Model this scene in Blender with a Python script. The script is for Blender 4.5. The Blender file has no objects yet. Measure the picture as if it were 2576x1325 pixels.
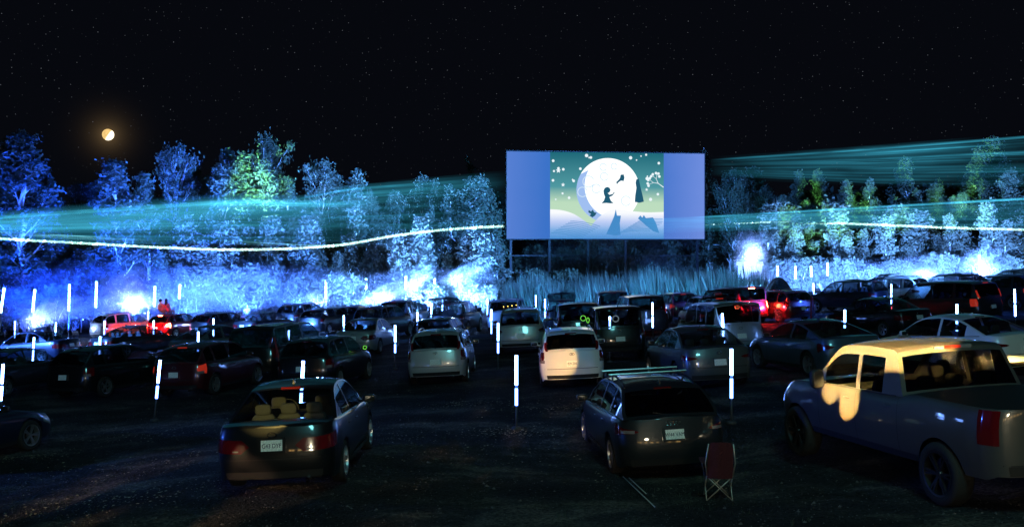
import bpy, bmesh, math, random
from mathutils import Vector, Matrix, Euler, noise
R = math.radians
sc = bpy.context.scene
C = sc.collection
# ------------------------------------------------------------------ camera, world, light
CAMZ = 3.3
F = 2504.0                       # focal length in pixels of a 2576 px wide frame (35 mm lens)
HX, HY = 1288.0, 652.0           # principal column and horizon row in that frame
cam_d = bpy.data.cameras.new('camera'); cam = bpy.data.objects.new('camera', cam_d); C.objects.link(cam)
cam.location = (0, 0, CAMZ); cam.rotation_euler = (R(90), 0, 0)
cam_d.sensor_width = 36; cam_d.lens = 35.0; cam_d.clip_end = 20000; cam_d.clip_start = 0.1
cam_d.shift_y = -(662.5 - HY) / 2576.0 * -1 * -1
sc.camera = cam
sc.view_settings.view_transform = 'Standard'; sc.view_settings.look = 'None'
sc.view_settings.exposure = 0.0; sc.view_settings.gamma = 1.0; sc.view_settings.use_curve_mapping = False
sc.render.engine = 'CYCLES'
sc.cycles.max_bounces = 6; sc.cycles.diffuse_bounces = 2; sc.cycles.glossy_bounces = 3
sc.cycles.transparent_max_bounces = 64; sc.cycles.volume_bounces = 0
sc.cycles.use_denoising = True; sc.cycles.sample_clamp_indirect = 4.0
sc.cycles.volume_step_rate = 2.0; sc.cycles.volume_max_steps = 128

def NG(tree):
    n = tree.nodes; n.clear(); return n, tree.links
def px(x, y, d):                  # pixel of the 2576 px frame at depth d (metres ahead)
    return Vector(((x - HX) / F * d, d, CAMZ - (y - HY) / F * d))
MOON_DIR = px(272, 339, 1.0) - Vector((0, 0, CAMZ)); MOON_DIR.normalize()

w = bpy.data.worlds.new('World'); sc.world = w; w.use_nodes = True
n, l = NG(w.node_tree)
out = n.new('ShaderNodeOutputWorld')
sky = n.new('ShaderNodeTexSky'); sky.sky_type = 'NISHITA'; sky.sun_disc = False
sky.sun_elevation = R(-12); sky.sun_rotation = R(200)
b1 = n.new('ShaderNodeBackground'); b1.inputs[1].default_value = 0.05; l.new(sky.outputs[0], b1.inputs[0])
tc = n.new('ShaderNodeTexCoord')
vo = n.new('ShaderNodeTexVoronoi'); vo.inputs['Scale'].default_value = 330.0; l.new(tc.outputs['Generated'], vo.inputs['Vector'])
st = n.new('ShaderNodeMapRange'); st.inputs[1].default_value = 0.0; st.inputs[2].default_value = 0.14; st.inputs[3].default_value = 1; st.inputs[4].default_value = 0
l.new(vo.outputs['Distance'], st.inputs[0])
sx = n.new('ShaderNodeSeparateColor'); l.new(vo.outputs['Color'], sx.inputs[0])
pw = n.new('ShaderNodeMath'); pw.operation = 'POWER'; pw.inputs[1].default_value = 7.0; l.new(sx.outputs[0], pw.inputs[0])
mu = n.new('ShaderNodeMath'); mu.operation = 'MULTIPLY'; l.new(st.outputs[0], mu.inputs[0]); l.new(pw.outputs[0], mu.inputs[1])
mu2 = n.new('ShaderNodeMath'); mu2.operation = 'MULTIPLY'; mu2.inputs[1].default_value = 0.32; l.new(mu.outputs[0], mu2.inputs[0])
b2 = n.new('ShaderNodeBackground'); b2.inputs[0].default_value = (0.8, 0.86, 1, 1); l.new(mu2.outputs[0], b2.inputs[1])
b3 = n.new('ShaderNodeBackground'); b3.inputs[0].default_value = (0.0019, 0.0024, 0.0042, 1); b3.inputs[1].default_value = 1.0
# the moon's aureole, a radial glow painted into the sky colour
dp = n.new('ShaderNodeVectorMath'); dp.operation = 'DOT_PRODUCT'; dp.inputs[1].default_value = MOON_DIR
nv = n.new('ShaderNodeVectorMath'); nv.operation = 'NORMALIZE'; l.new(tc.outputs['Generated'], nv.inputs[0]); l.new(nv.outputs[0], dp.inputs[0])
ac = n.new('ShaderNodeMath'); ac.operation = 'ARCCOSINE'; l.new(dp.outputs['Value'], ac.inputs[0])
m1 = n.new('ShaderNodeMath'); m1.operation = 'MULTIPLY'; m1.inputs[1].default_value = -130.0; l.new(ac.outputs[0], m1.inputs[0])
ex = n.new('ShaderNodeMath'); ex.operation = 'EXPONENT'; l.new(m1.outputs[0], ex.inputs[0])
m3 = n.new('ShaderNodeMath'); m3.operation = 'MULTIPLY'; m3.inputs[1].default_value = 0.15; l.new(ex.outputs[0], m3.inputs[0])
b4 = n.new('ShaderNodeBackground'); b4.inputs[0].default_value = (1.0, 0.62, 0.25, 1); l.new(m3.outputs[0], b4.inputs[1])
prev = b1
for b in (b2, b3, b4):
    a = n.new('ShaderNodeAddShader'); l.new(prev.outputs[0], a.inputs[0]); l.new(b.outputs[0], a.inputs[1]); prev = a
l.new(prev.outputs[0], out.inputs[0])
sun_d = bpy.data.lights.new('moonlight', 'SUN'); sun_d.energy = 0.006; sun_d.angle = R(0.5); sun_d.color = (1, 0.85, 0.65)
sun = bpy.data.objects.new('moonlight', sun_d); C.objects.link(sun)
sun.rotation_euler = MOON_DIR.to_track_quat('Z', 'Y').to_euler()

# ------------------------------------------------------------------ helpers
def clamp(v, a, b): return max(a, min(b, v))
def lerp(a, b, t): return a + (b - a) * t
SL, SD, S0 = 0.05, -0.01, 0.05
DIPS = ((-3.0, 16.5, 4.0, 0.19), (2.6, 17.3, 3.2, -0.34), (-11.5, 21.5, 5.0, -0.2))
def gz(x, y):
    z = S0 + SL * clamp(x, -70, 70) + SD * clamp(y, -25, 130)
    for cx, cy, r, h in DIPS: z += h * math.exp(-((x - cx)**2 + (y - cy)**2) / (r * r))
    return z
GN = Vector((-SL, -SD, 1)).normalized()
def hit(x, y, h=0.0):             # where the ray of a pixel meets the ground plane lifted by h
    dx, dz = (x - HX) / F, -(y - HY) / F
    d = (CAMZ - S0 - h) / (SL * dx + SD - dz)
    if d < 32:
        for it in range(12): d += 0.6 * (CAMZ - gz(dx * d, d) - h + dz * d) / (-dz)
    return Vector((dx * d, d, CAMZ + dz * d))
def interp(pts, x):
    if x <= pts[0][0]: return pts[0][1]
    for (a, va), (b, vb) in zip(pts, pts[1:]):
        if x <= b: return va + (vb - va) * (x - a) / (b - a)
    return pts[-1][1]
def sinterp(pts, x):              # smooth (Catmull-Rom like) interpolation
    if x <= pts[0][0]: return pts[0][1]
    if x >= pts[-1][0]: return pts[-1][1]
    for i in range(len(pts) - 1):
        if x <= pts[i + 1][0]:
            x0, y0 = pts[i]; x1, y1 = pts[i + 1]
            def tan(k):
                if k == 0 or k == len(pts) - 1:
                    a, b = (0, 1) if k == 0 else (-2, -1)
                else: a, b = k - 1, k + 1
                return (pts[b][1] - pts[a][1]) / (pts[b][0] - pts[a][0])
            h = x1 - x0; t = (x - x0) / h; m0, m1 = tan(i) * h, tan(i + 1) * h
            return (2*t**3 - 3*t*t + 1) * y0 + (t**3 - 2*t*t + t) * m0 + (-2*t**3 + 3*t*t) * y1 + (t**3 - t*t) * m1

class MB:
    def __init__(s): s.v = []; s.f = []
    def add(s, vs, fs):
        o = len(s.v); s.v += [tuple(v) for v in vs]; s.f += [tuple(i + o for i in f) for f in fs]
    def grid(s, rows, flip=False):
        o = len(s.v); nc = len(rows[0])
        for r in rows: s.v += [tuple(p) for p in r]
        for i in range(len(rows) - 1):
            for j in range(nc - 1):
                q = (o + i*nc + j, o + i*nc + j + 1, o + (i+1)*nc + j + 1, o + (i+1)*nc + j)
                s.f.append(q[::-1] if flip else q)
    def box(s, c, d, m=None, taper=1.0):
        cx, cy, cz = c; a, b, e = d[0]/2, d[1]/2, d[2]/2
        vs = []
        for k, z in enumerate((-e, e)):
            t = taper if k else 1.0
            for x, y in ((-a, -b), (a, -b), (a, b), (-a, b)):
                p = Vector((x*t, y*t, z))
                if m is not None: p = m @ p
                vs.append((p.x + cx, p.y + cy, p.z + cz))
        s.add(vs, [(3,2,1,0), (4,5,6,7), (0,1,5,4), (1,2,6,5), (2,3,7,6), (3,0,4,7)])
    def tube(s, pts, rad, seg=6, caps=True):
        pts = [Vector(p) for p in pts]; o = len(s.v); nn = len(pts)
        rads = rad if isinstance(rad, (list, tuple)) else [rad] * nn
        for i, p in enumerate(pts):
            t = (pts[min(i+1, nn-1)] - pts[max(i-1, 0)])
            t = t.normalized() if t.length > 1e-9 else Vector((0, 0, 1))
            u = t.cross(Vector((0, 0, 1)) if abs(t.z) < 0.9 else Vector((1, 0, 0))).normalized(); v = t.cross(u)
            for k in range(seg):
                a = 2 * math.pi * k / seg
                s.v.append(tuple(p + (u * math.cos(a) + v * math.sin(a)) * rads[i]))
        for i in range(nn - 1):
            for k in range(seg):
                k2 = (k + 1) % seg
                s.f.append((o + i*seg + k, o + i*seg + k2, o + (i+1)*seg + k2, o + (i+1)*seg + k))
        if caps:
            s.f.append(tuple(o + k for k in range(seg))[::-1]); s.f.append(tuple(o + (nn-1)*seg + k for k in range(seg)))
    def lathe(s, prof, seg, axis='x', c=(0, 0, 0)):
        o = len(s.v)
        for r, h in prof:
            for k in range(seg):
                a = 2 * math.pi * k / seg; u, v = r * math.cos(a), r * math.sin(a)
                p = (h, u, v) if axis == 'x' else (u, v, h)
                s.v.append((p[0] + c[0], p[1] + c[1], p[2] + c[2]))
        for i in range(len(prof) - 1):
            for k in range(seg):
                k2 = (k + 1) % seg
                s.f.append((o + i*seg + k, o + i*seg + k2, o + (i+1)*seg + k2, o + (i+1)*seg + k))
    def ball(s, c, r, seg=10, rings=6, m=None):
        rr = r if isinstance(r, (list, tuple)) else (r, r, r)
        rows = []
        for i in range(rings + 1):
            th = math.pi * i / rings
            row = []
            for k in range(seg + 1):
                a = 2 * math.pi * k / seg
                p = Vector((rr[0]*math.sin(th)*math.cos(a), rr[1]*math.sin(th)*math.sin(a), rr[2]*math.cos(th)))
                if m is not None: p = m @ p
                row.append((p.x + c[0], p.y + c[1], p.z + c[2]))
            rows.append(row)
        s.grid(rows, True)
    def sball(s, c, r, e=.45, seg=16, rings=10):   # rounded box
        f = lambda v: math.copysign(abs(v) ** e, v); rows = []
        for i in range(rings + 1):
            th = math.pi * i / rings - math.pi / 2; rows.append([(c[0] + r[0] * f(math.cos(th)) * f(math.cos(2*math.pi*k/seg)), c[1] + r[1] * f(math.cos(th)) * f(math.sin(2*math.pi*k/seg)), c[2] + r[2] * f(math.sin(th))) for k in range(seg + 1)])
        s.grid(rows)
    def mesh(s, name, smooth=True, angle=None):
        me = bpy.data.meshes.new(name); me.from_pydata(s.v, [], s.f); me.validate()
        if smooth:
            bm = bmesh.new(); bm.from_mesh(me)
            bmesh.ops.remove_doubles(bm, verts=bm.verts, dist=1e-5)
            for f in bm.faces: f.smooth = True
            if angle:
                for e in bm.edges:
                    if len(e.link_faces) == 2 and e.calc_face_angle(0) > angle: e.smooth = False
            bm.to_mesh(me); bm.free()
        me.update(); return me
def obj(name, me, m=None, parent=None, loc=None, mw=None):
    if isinstance(me, MB): me = me.mesh(name)
    o = bpy.data.objects.new(name, me); C.objects.link(o)
    if m is not None:
        if len(me.materials) == 0: me.materials.append(None)
        o.material_slots[0].link = 'OBJECT'; o.material_slots[0].material = m
    if parent is not None: o.parent = parent
    if loc is not None: o.location = loc
    if mw is not None: o.matrix_basis = mw
    return o
def tag(o, label, cat, group=None, kind=None):
    if label: o['label'] = label
    if cat: o['category'] = cat
    if group: o['group'] = group
    if kind: o['kind'] = kind
    return o
def empty(name, mw=None, loc=None):
    o = bpy.data.objects.new(name, None); C.objects.link(o); o.empty_display_size = 0.2
    if mw is not None: o.matrix_basis = mw
    if loc is not None: o.location = loc
    return o

# ------------------------------------------------------------------ materials
M = {}
def pmat(name, col, rough=0.5, metal=0.0, coat=0.0, emit=None, es=0.0, spec=0.5, bump=None, vary=None, trans=0.0):
    m = bpy.data.materials.new(name); m.use_nodes = True
    nt = m.node_tree; p = nt.nodes['Principled BSDF']
    p.inputs['Base Color'].default_value = (*col, 1); p.inputs['Roughness'].default_value = rough
    p.inputs['Metallic'].default_value = metal; p.inputs['Coat Weight'].default_value = coat
    p.inputs['Coat Roughness'].default_value = 0.06; p.inputs['Coat IOR'].default_value = 1.75; p.inputs['Specular IOR Level'].default_value = spec
    if emit is not None:
        p.inputs['Emission Color'].default_value = (*emit, 1); p.inputs['Emission Strength'].default_value = es
    if vary or bump:
        t = nt.nodes.new('ShaderNodeTexCoord'); nz = nt.nodes.new('ShaderNodeTexNoise')
        nz.inputs['Scale'].default_value = (vary or bump)[0]; nz.inputs['Detail'].default_value = 5
        nt.links.new(t.outputs['Object'], nz.inputs['Vector'])
        if vary:
            cr = nt.nodes.new('ShaderNodeValToRGB'); nt.links.new(nz.outputs[0], cr.inputs[0])
            cr.color_ramp.elements[0].position = 0.35; cr.color_ramp.elements[1].position = 0.65
            cr.color_ramp.elements[0].color = (*[c * (1 - vary[1]) for c in col], 1)
            cr.color_ramp.elements[1].color = (*[min(1, c * (1 + vary[1])) for c in col], 1)
            nt.links.new(cr.outputs[0], p.inputs['Base Color'])
        if bump:
            nb = nt.nodes.new('ShaderNodeTexNoise'); nb.inputs['Scale'].default_value = bump[0]; nb.inputs['Detail'].default_value = 4
            nt.links.new(t.outputs['Object'], nb.inputs['Vector'])
            bp = nt.nodes.new('ShaderNodeBump'); bp.inputs['Strength'].default_value = bump[1]; bp.inputs['Distance'].default_value = 0.05
            nt.links.new(nb.outputs[0], bp.inputs['Height']); nt.links.new(bp.outputs[0], p.inputs['Normal'])
    M[name] = m; return m
def paint(name, col, metal=0.3):
    m = pmat(name, col, 0.34, metal, 0.9)
    nt = m.node_tree; p = nt.nodes['Principled BSDF']          # road dust: roughness varies
    t = nt.nodes.new('ShaderNodeTexCoord'); nz = nt.nodes.new('ShaderNodeTexNoise'); nz.inputs['Scale'].default_value = 3.0; nz.inputs['Detail'].default_value = 6
    nt.links.new(t.outputs['Object'], nz.inputs['Vector'])
    mr = nt.nodes.new('ShaderNodeMapRange'); mr.inputs[1].default_value = .3; mr.inputs[2].default_value = .7; mr.inputs[3].default_value = 0.015; mr.inputs[4].default_value = 0.09
    nt.links.new(nz.outputs[0], mr.inputs[0]); nt.links.new(mr.outputs[0], p.inputs['Coat Roughness'])
paint('black', (0.008, 0.009, 0.011)); paint('charcoal', (0.02, 0.022, 0.026)); paint('navy', (0.008, 0.014, 0.035))
paint('green', (0.008, 0.014, 0.012)); paint('silver', (0.40, 0.42, 0.43), 0.55); paint('pale_silver', (0.55, 0.56, 0.55), 0.4)
paint('white', (0.75, 0.75, 0.73), 0.0); paint('grey', (0.12, 0.125, 0.13), 0.5); paint('steel_blue', (0.10, 0.15, 0.19), 0.5)
paint('bronze_grey', (0.10, 0.098, 0.092), 0.4); paint('red', (0.22, 0.012, 0.015)); paint('red_lit_dark', (0.07, 0.008, 0.012)); paint('teal_grey', (0.16, 0.21, 0.22), 0.4)  # dark red paint here carries the red light falling on three dark cars
pmat('plastic', (0.012, 0.012, 0.013), 0.55); pmat('rubber', (0.012, 0.012, 0.012), 0.85, bump=(60, 0.3)); pmat('interior', (0.07, 0.066, 0.055), 0.8)
pmat('seat_fabric', (0.05, 0.05, 0.05), 0.85); pmat('alloy', (0.55, 0.56, 0.58), 0.28, 0.9); pmat('alloy_dark', (0.06, 0.06, 0.065), 0.35, 0.8); pmat('chrome', (0.8, 0.8, 0.8), 0.12, 1.0)
pmat('tail', (0.13, 0.004, 0.006), 0.15, 0, 0.8); pmat('tail_clear', (0.25, 0.2, 0.2), 0.15, 0.2, 0.8); pmat('headlamp', (0.5, 0.52, 0.55), 0.12, 0.4, 1.0)
pmat('tail_on', (0.5, 0.02, 0.01), 0.2, emit=(1, 0.10, 0.04), es=70.0); pmat('tail_dim', (0.5, 0.02, 0.01), 0.2, emit=(1, 0.06, 0.03), es=0.25)
pmat('amber_on', (0.6, 0.3, 0.05), 0.2, emit=(1, 0.5, 0.12), es=6.0)
pmat('plate', (0.82, 0.85, 0.80), 0.45, vary=(40, 0.15)); pmat('mirror_dark', (0.04, 0.045, 0.05), 0.08, 0.6); pmat('plate_ink', (0.015, 0.02, 0.06), 0.6)
def glass(name, tint):
    m = bpy.data.materials.new(name); m.use_nodes = True; n, l = NG(m.node_tree)
    o = n.new('ShaderNodeOutputMaterial'); mx = n.new('ShaderNodeMixShader'); lw = n.new('ShaderNodeLayerWeight'); lw.inputs[0].default_value = .5; p5 = n.new('ShaderNodeMath'); p5.operation = 'POWER'; p5.inputs[1].default_value = 4.5; fr = n.new('ShaderNodeMath'); fr.operation = 'MULTIPLY_ADD'; fr.inputs[1].default_value = .93; fr.inputs[2].default_value = .06; l.new(lw.outputs['Facing'], p5.inputs[0]); l.new(p5.outputs[0], fr.inputs[0])
    t = n.new('ShaderNodeBsdfTransparent'); t.inputs[0].default_value = (*tint, 1); g = n.new('ShaderNodeBsdfGlossy'); g.inputs['Roughness'].default_value = 0.02
    l.new(fr.outputs[0], mx.inputs[0]); l.new(t.outputs[0], mx.inputs[1]); l.new(g.outputs[0], mx.inputs[2]); l.new(mx.outputs[0], o.inputs[0]); M[name] = m
glass('glass', (0.55, 0.60, 0.60)); glass('privacy_glass', (0.16, 0.17, 0.18))
def emis(name, col, s):
    m = bpy.data.materials.new(name); m.use_nodes = True; n, l = NG(m.node_tree)
    o = n.new('ShaderNodeOutputMaterial'); e = n.new('ShaderNodeEmission'); e.inputs[0].default_value = (*col, 1); e.inputs[1].default_value = s
    l.new(e.outputs[0], o.inputs[0]); M[name] = m; return m
emis('led_tube', (0.16, 0.34, 1.0), 34.0); emis('led_dim', (0.10, 0.26, 1.0), 0.8); emis('glow_green', (0.25, 1.0, 0.1), 0.9); emis('glow_white', (0.7, 0.9, 1.0), 1.6); emis('amber_dot', (1, .55, .1), 5)
pmat('pole', (0.05, 0.05, 0.055), 0.6); pmat('reddish_pole', (0.3, 0.02, 0.03), 0.6)  # the red tone carries red light on the leaning unlit post
pmat('bark_pale', (0.60, 0.58, 0.54), 0.85, bump=(6, 0.5), vary=(3, 0.35)); pmat('bark_dark', (0.10, 0.085, 0.07), 0.9, bump=(6, 0.5))
def leafmat(name, col):
    m = bpy.data.materials.new(name); m.use_nodes = True; n, l = NG(m.node_tree)
    o = n.new('ShaderNodeOutputMaterial'); d = n.new('ShaderNodeBsdfDiffuse'); t = n.new('ShaderNodeBsdfTranslucent'); mx = n.new('ShaderNodeMixShader'); mx.inputs[0].default_value = 0.3
    tcx = n.new('ShaderNodeTexCoord'); nz = n.new('ShaderNodeTexNoise'); nz.inputs['Scale'].default_value = 1.1; nz.inputs['Detail'].default_value = 3
    l.new(tcx.outputs['Object'], nz.inputs['Vector']); cr = n.new('ShaderNodeValToRGB'); l.new(nz.outputs[0], cr.inputs[0])
    cr.color_ramp.elements[0].position = .3; cr.color_ramp.elements[1].position = .7
    cr.color_ramp.elements[0].color = (*[c * .65 for c in col], 1); cr.color_ramp.elements[1].color = (*[c * 1.3 for c in col], 1)
    l.new(cr.outputs[0], d.inputs[0]); l.new(cr.outputs[0], t.inputs[0]); l.new(d.outputs[0], mx.inputs[1]); l.new(t.outputs[0], mx.inputs[2]); l.new(mx.outputs[0], o.inputs[0]); M[name] = m
leafmat('leaf', (0.085, 0.11, 0.075)); leafmat('leaf_light', (0.11, 0.12, 0.09)); leafmat('needle', (0.045, 0.065, 0.045)); leafmat('reed', (0.06, 0.075, 0.055))
def ground_mat():
    m = bpy.data.materials.new('lot_ground'); m.use_nodes = True; nt = m.node_tree; n, l = nt.nodes, nt.links; p = n['Principled BSDF']; p.inputs['Roughness'].default_value = 0.9; p.inputs['Specular IOR Level'].default_value = 0.2
    t = n.new('ShaderNodeTexCoord'); mp = n.new('ShaderNodeMapping'); mp.inputs['Scale'].default_value = (0.5, 0.9, 1); mp.inputs['Rotation'].default_value = (0, 0, R(-25)); l.new(t.outputs['Object'], mp.inputs[0])
    a = n.new('ShaderNodeTexNoise'); a.inputs['Scale'].default_value = 0.7; a.inputs['Detail'].default_value = 8; a.inputs['Roughness'].default_value = 0.62; l.new(mp.outputs[0], a.inputs['Vector'])
    cr = n.new('ShaderNodeValToRGB'); l.new(a.outputs[0], cr.inputs[0]); e = cr.color_ramp.elements
    e[0].position = 0.40; e[0].color = (0.010, 0.010, 0.010, 1); e[1].position = 0.66; e[1].color = (0.13, 0.11, 0.085, 1)
    x = e.new(0.52); x.color = (0.026, 0.025, 0.023, 1)
    b = n.new('ShaderNodeTexNoise'); b.inputs['Scale'].default_value = 18; b.inputs['Detail'].default_value = 6; l.new(t.outputs['Object'], b.inputs['Vector'])
    mr = n.new('ShaderNodeMapRange'); mr.inputs[1].default_value = .35; mr.inputs[2].default_value = .7; mr.inputs[3].default_value = .35; mr.inputs[4].default_value = 1.7; l.new(b.outputs[0], mr.inputs[0])
    mx = n.new('ShaderNodeMix'); mx.data_type = 'RGBA'; mx.blend_type = 'MULTIPLY'; mx.inputs[0].default_value = 1; l.new(cr.outputs[0], mx.inputs[6]); l.new(mr.outputs[0], mx.inputs[7]); l.new(mx.outputs[2], p.inputs['Base Color'])
    bp = n.new('ShaderNodeBump'); bp.inputs['Strength'].default_value = 1.0; bp.inputs['Distance'].default_value = 0.12; l.new(b.outputs[0], bp.inputs['Height']); l.new(bp.outputs[0], p.inputs['Normal'])
    M['ground'] = m
ground_mat()

# ------------------------------------------------------------------ ground
rnd = random.Random(7)
def bumpz(x, y): return 0.05 * noise.noise(Vector((x * 0.35, y * 0.35, 0))) + 0.02 * noise.noise(Vector((x * 1.7, y * 1.7, 3)))
g = MB(); rows = []
xs = [-320, -200, -120, -90] + [-70 + i for i in range(52)] + [-18 + i * .12 for i in range(300)] + [18 + i for i in range(53)] + [90, 120, 200, 320]
RUTS = [(-1.9 + k, .35) for k in (0, 1.55)] + [(-8.2 + k, -.1) for k in (0, 1.55)] + [(5.0 + k, -.3) for k in (0, 1.55)]
def rut(x, y): return -sum(.035 * math.exp(-((x - (c_ + s_ * (y - 14) * .1 + .25 * math.sin(y * .3))) / .14)**2) for c_, s_ in RUTS) if 5 < y < 40 else 0
ys = [-140, -100, -60, -25] + [-20 + i * 1.0 for i in range(25)] + [5 + i * .22 for i in range(50)] + [16 + i * 1.2 for i in range(1, 96)] + [145, 180, 260, 420]
for y in ys: rows.append([(x, y, gz(x, y) + (bumpz(x, y) + rut(x, y) - 0.03 if -60 < x < 60 and -15 < y < 125 else 0)) for x in xs])
g.grid(rows)
tag(obj('ground', g, M['ground']), None, None, kind='structure')

# ------------------------------------------------------------------ vehicles
def make_wheel(R_, wd=0.20, spokes=5):
    ty = MB(); rr = R_ * 0.70
    ty.lathe([(rr, -wd/2), (R_*0.93, -wd/2), (R_*0.985, -wd*0.38), (R_, -wd*0.2), (R_, wd*0.2), (R_*0.985, wd*0.38), (R_*0.93, wd/2), (rr, wd/2), (rr*0.97, wd*0.3), (rr*0.97, -wd*0.3), (rr, -wd/2)], 30)
    rm = MB(); rm.lathe([(rr*1.0, wd*0.42), (rr*1.02, wd*0.52), (rr*0.93, wd*0.50), (rr*0.90, wd*0.25), (rr*0.90, -wd*0.4)], 30)
    rm.lathe([(0.001, wd*0.42), (rr*0.16, wd*0.42), (rr*0.22, wd*0.30), (rr*0.22, 0)], 14)
    for k in range(spokes):
        for dd in (-0.11, 0.11):
            a = 2 * math.pi * k / spokes + dd; c, s_ = math.cos(a), math.sin(a); t = Vector((0, -s_, c))
            r0, r1 = rr * 0.17, rr * 0.95
            vs = []
            for r_, hw, xx in ((r0, rr*.055, wd*.40), (r1, rr*.05, wd*.47)):
                for sg in (-1, 1):
                    q = Vector((xx, c * r_, s_ * r_)) + t * sg * hw
                    vs += [q, q - Vector((0.03, 0, 0))]
            rm.add(vs, [(0, 2, 6, 4), (1, 5, 7, 3), (0, 4, 5, 1), (2, 3, 7, 6)])
    dk = MB(); dk.lathe([(0.001, -wd*0.05), (rr*0.9, -wd*0.05)], 24)
    return ty.mesh('tyre'), rm.mesh('rim', angle=0.7), dk.mesh('brake_disc')

TPL = [(0, -1), (.35, -.994), (.62, -.980), (.80, -.958), (.895, -.925), (.95, -.878), (.98, -.80), (.995, -.68), (1, -.5), (1, -.2), (1, .2), (1, .45), (.99, .62), (.97, .74), (.93, .83), (.87, .895), (.76, .945), (.52, .983), (0, 1)]
def side_fx(fy):
    pts = [(b, a) for a, b in TPL]; return interp(pts, fy)

def build_type(P):
    """returns the list of part specs (name, mesh, material key, matrix, parent index) of one car model"""
    L, W, H, sill, Rw = P['L'], P['W'], P['H'], P['sill'], P['R']
    top = P['top']                                   # (y, z) line of hood, belt and deck
    yA, yB, yC, yD = P['gh']
    wr = P['wr'] * W / 2
    out = []
    def add(name, mb, mk, parent=None, mw=None, smooth=True, angle=0.6):
        me = mb if isinstance(mb, bpy.types.Mesh) else mb.mesh(name, smooth, angle)
        out.append((name, me, mk, mw, parent)); return len(out) - 1
    er = P.get('er', [(0, .97), (.15, .985), (.3, 1), (.55, 1), (.75, .985), (1, .965)])
    ef = [(0, .965), (.2, .99), (.45, 1), (.7, .985), (1, .94)]
    wz = [(0, .945), (.25, .985), (.5, 1.0), (.72, .995), (.9, .972), (1, .945)]
    def ztop(y): return sinterp(top, y)
    def S(fx, fy, z):                                # skin of the lower body
        zt = ztop(fy * L / 2); r = clamp((z - sill) / (zt - sill), 0, 1)
        k = interp(er if fy < 0 else ef, r); k = lerp(1, k, clamp((abs(fy) - 0.5) / 0.35, 0, 1))
        return Vector((fx * W / 2 * sinterp(wz, r), fy * L / 2 * k, z))
    ws = P['wheels']; Ra = Rw + 0.055
    def zbot(fx, fy):
        y = fy * L / 2; z = sill + (0.06 if abs(fy) > .9 else 0)
        if fx > .8:
            for yw in ws:
                d = abs(y - yw)
                if d < Ra: z = max(z, Rw + math.sqrt(max(0, Ra*Ra - d*d)))
        return z
    cols = [c for c in TPL if c[1] <= -.87]
    k = -0.86
    while k < 0.865: cols.append((side_fx(k), k)); k += 0.02
    cols += [c for c in TPL if c[1] > .87]
    tl = [0, .08, .2, .35, .5, .65, .78, .88, .95, .985, 1.0]
    body = MB(); rowsR, tops = [], []
    for fx, fy in cols:
        zb, zt = zbot(fx, fy), ztop(fy * L / 2); col = []
        for t in tl:
            z = lerp(zb, zt, t); p = S(fx, fy, z)
            if t > .97: p.x -= 0.012 * fx * (t - .97) / .03
            col.append(p)
        rowsR.append(col); tops.append(col[-1])
    body.grid(rowsR); body.grid([[Vector((-p.x, p.y, p.z)) for p in r] for r in rowsR], True)
    body_i = add('body', body, 'paint', angle=0.9)
    # lids across the top
    cr = P.get('crown', 0.035); ss = [1, .92, .75, .5, .25, 0, -.25, -.5, -.75, -.92, -1]
    def toprow(p): return [Vector((p.x * s, p.y, p.z + cr * (1 - abs(s)**2.2))) for s in ss]
    yh = yA - .02; yd = yD + .02
    def idx(f): return [i for i, p in enumerate(tops) if f(p.y)]
    hi = idx(lambda y: y > yh); lo = idx(lambda y: y < yd)
    if P['kind'] == 'pickup':
        m = MB(); m.grid([toprow(tops[i]) for i in range(0, max(lo) + 2)], True); add('tonneau_cover', m, 'plastic')
    elif len(lo) > 1:
        m = MB(); m.grid([toprow(tops[i]) for i in range(0, max(lo) + 2)], True); add('boot_lid' if P['kind'] in ('sedan', 'coupe') else 'tailgate_sill', m, 'paint')
    m = MB(); m.grid([toprow(tops[i]) for i in range(min(hi) - 1, len(tops))], True); add('hood', m, 'paint')
    m = MB(); m.grid([[q - Vector((0, 0, .10)) for q in toprow(tops[i])] for i in range(max(lo) if lo else 0, min(hi) + 1)], True); cab_i = add('cabin_interior', m, 'interior')
    # underside
    m = MB(); m.box((0, 0, sill + .16), (W - .50, L * .90, .26)); add('underbody', m, 'plastic', smooth=False)
    # greenhouse
    def xb(y): return side_fx(clamp(y / (L / 2), -.97, .97)) * W / 2 * .945 - .02
    # rail: rounded polyline
    zA, zD = ztop(yA), ztop(yD); cB, cC = P.get('rB', .28), P.get('rC', .25)
    Hf, Hr = H - P.get('dropf', .035), H - P.get('dropr', .04)
    def bez(a, b, c, t): return a * (1-t)**2 + b * 2 * t * (1-t) + c * t * t
    A, B_, C_, D = Vector((yA, zA)), Vector((yB, Hf)), Vector((yC, Hr)), Vector((yD, zD)); Mi = Vector(((yB + yC) / 2, H))
    def toward(p, q, d): v = q - p; return p + v * min(.48, d / v.length)
    rail = [A, toward(A, B_, (B_ - A).length * .4)]
    a0, a1 = toward(B_, A, cB), toward(B_, Mi, cB); rail += [bez(a0, B_, a1, t / 6) for t in range(7)]
    rail += [Mi]
    a0, a1 = toward(C_, Mi, cC), toward(C_, D, cC); rail += [bez(a0, C_, a1, t / 6) for t in range(7)]
    rail += [toward(D, C_, (C_ - D).length * .4), D]
    rl = sorted([(p.x, p.y) for p in rail])
    def zr(y): return interp(rl, y)
    def xs_(y, z):
        zb = ztop(y); t = clamp((z - zb) / (H - zb), 0, 1)
        return lerp(xb(y), min(wr, xb(y) - .03), t ** 1.12)
    # side panels: columns at y, rows at t
    pill = P['panes']                                # list of (y0, y1) windows, rear to front
    yl = set([yD, yA]); 
    for a, b in pill: yl.update((a, b))
    yy = yD
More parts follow.
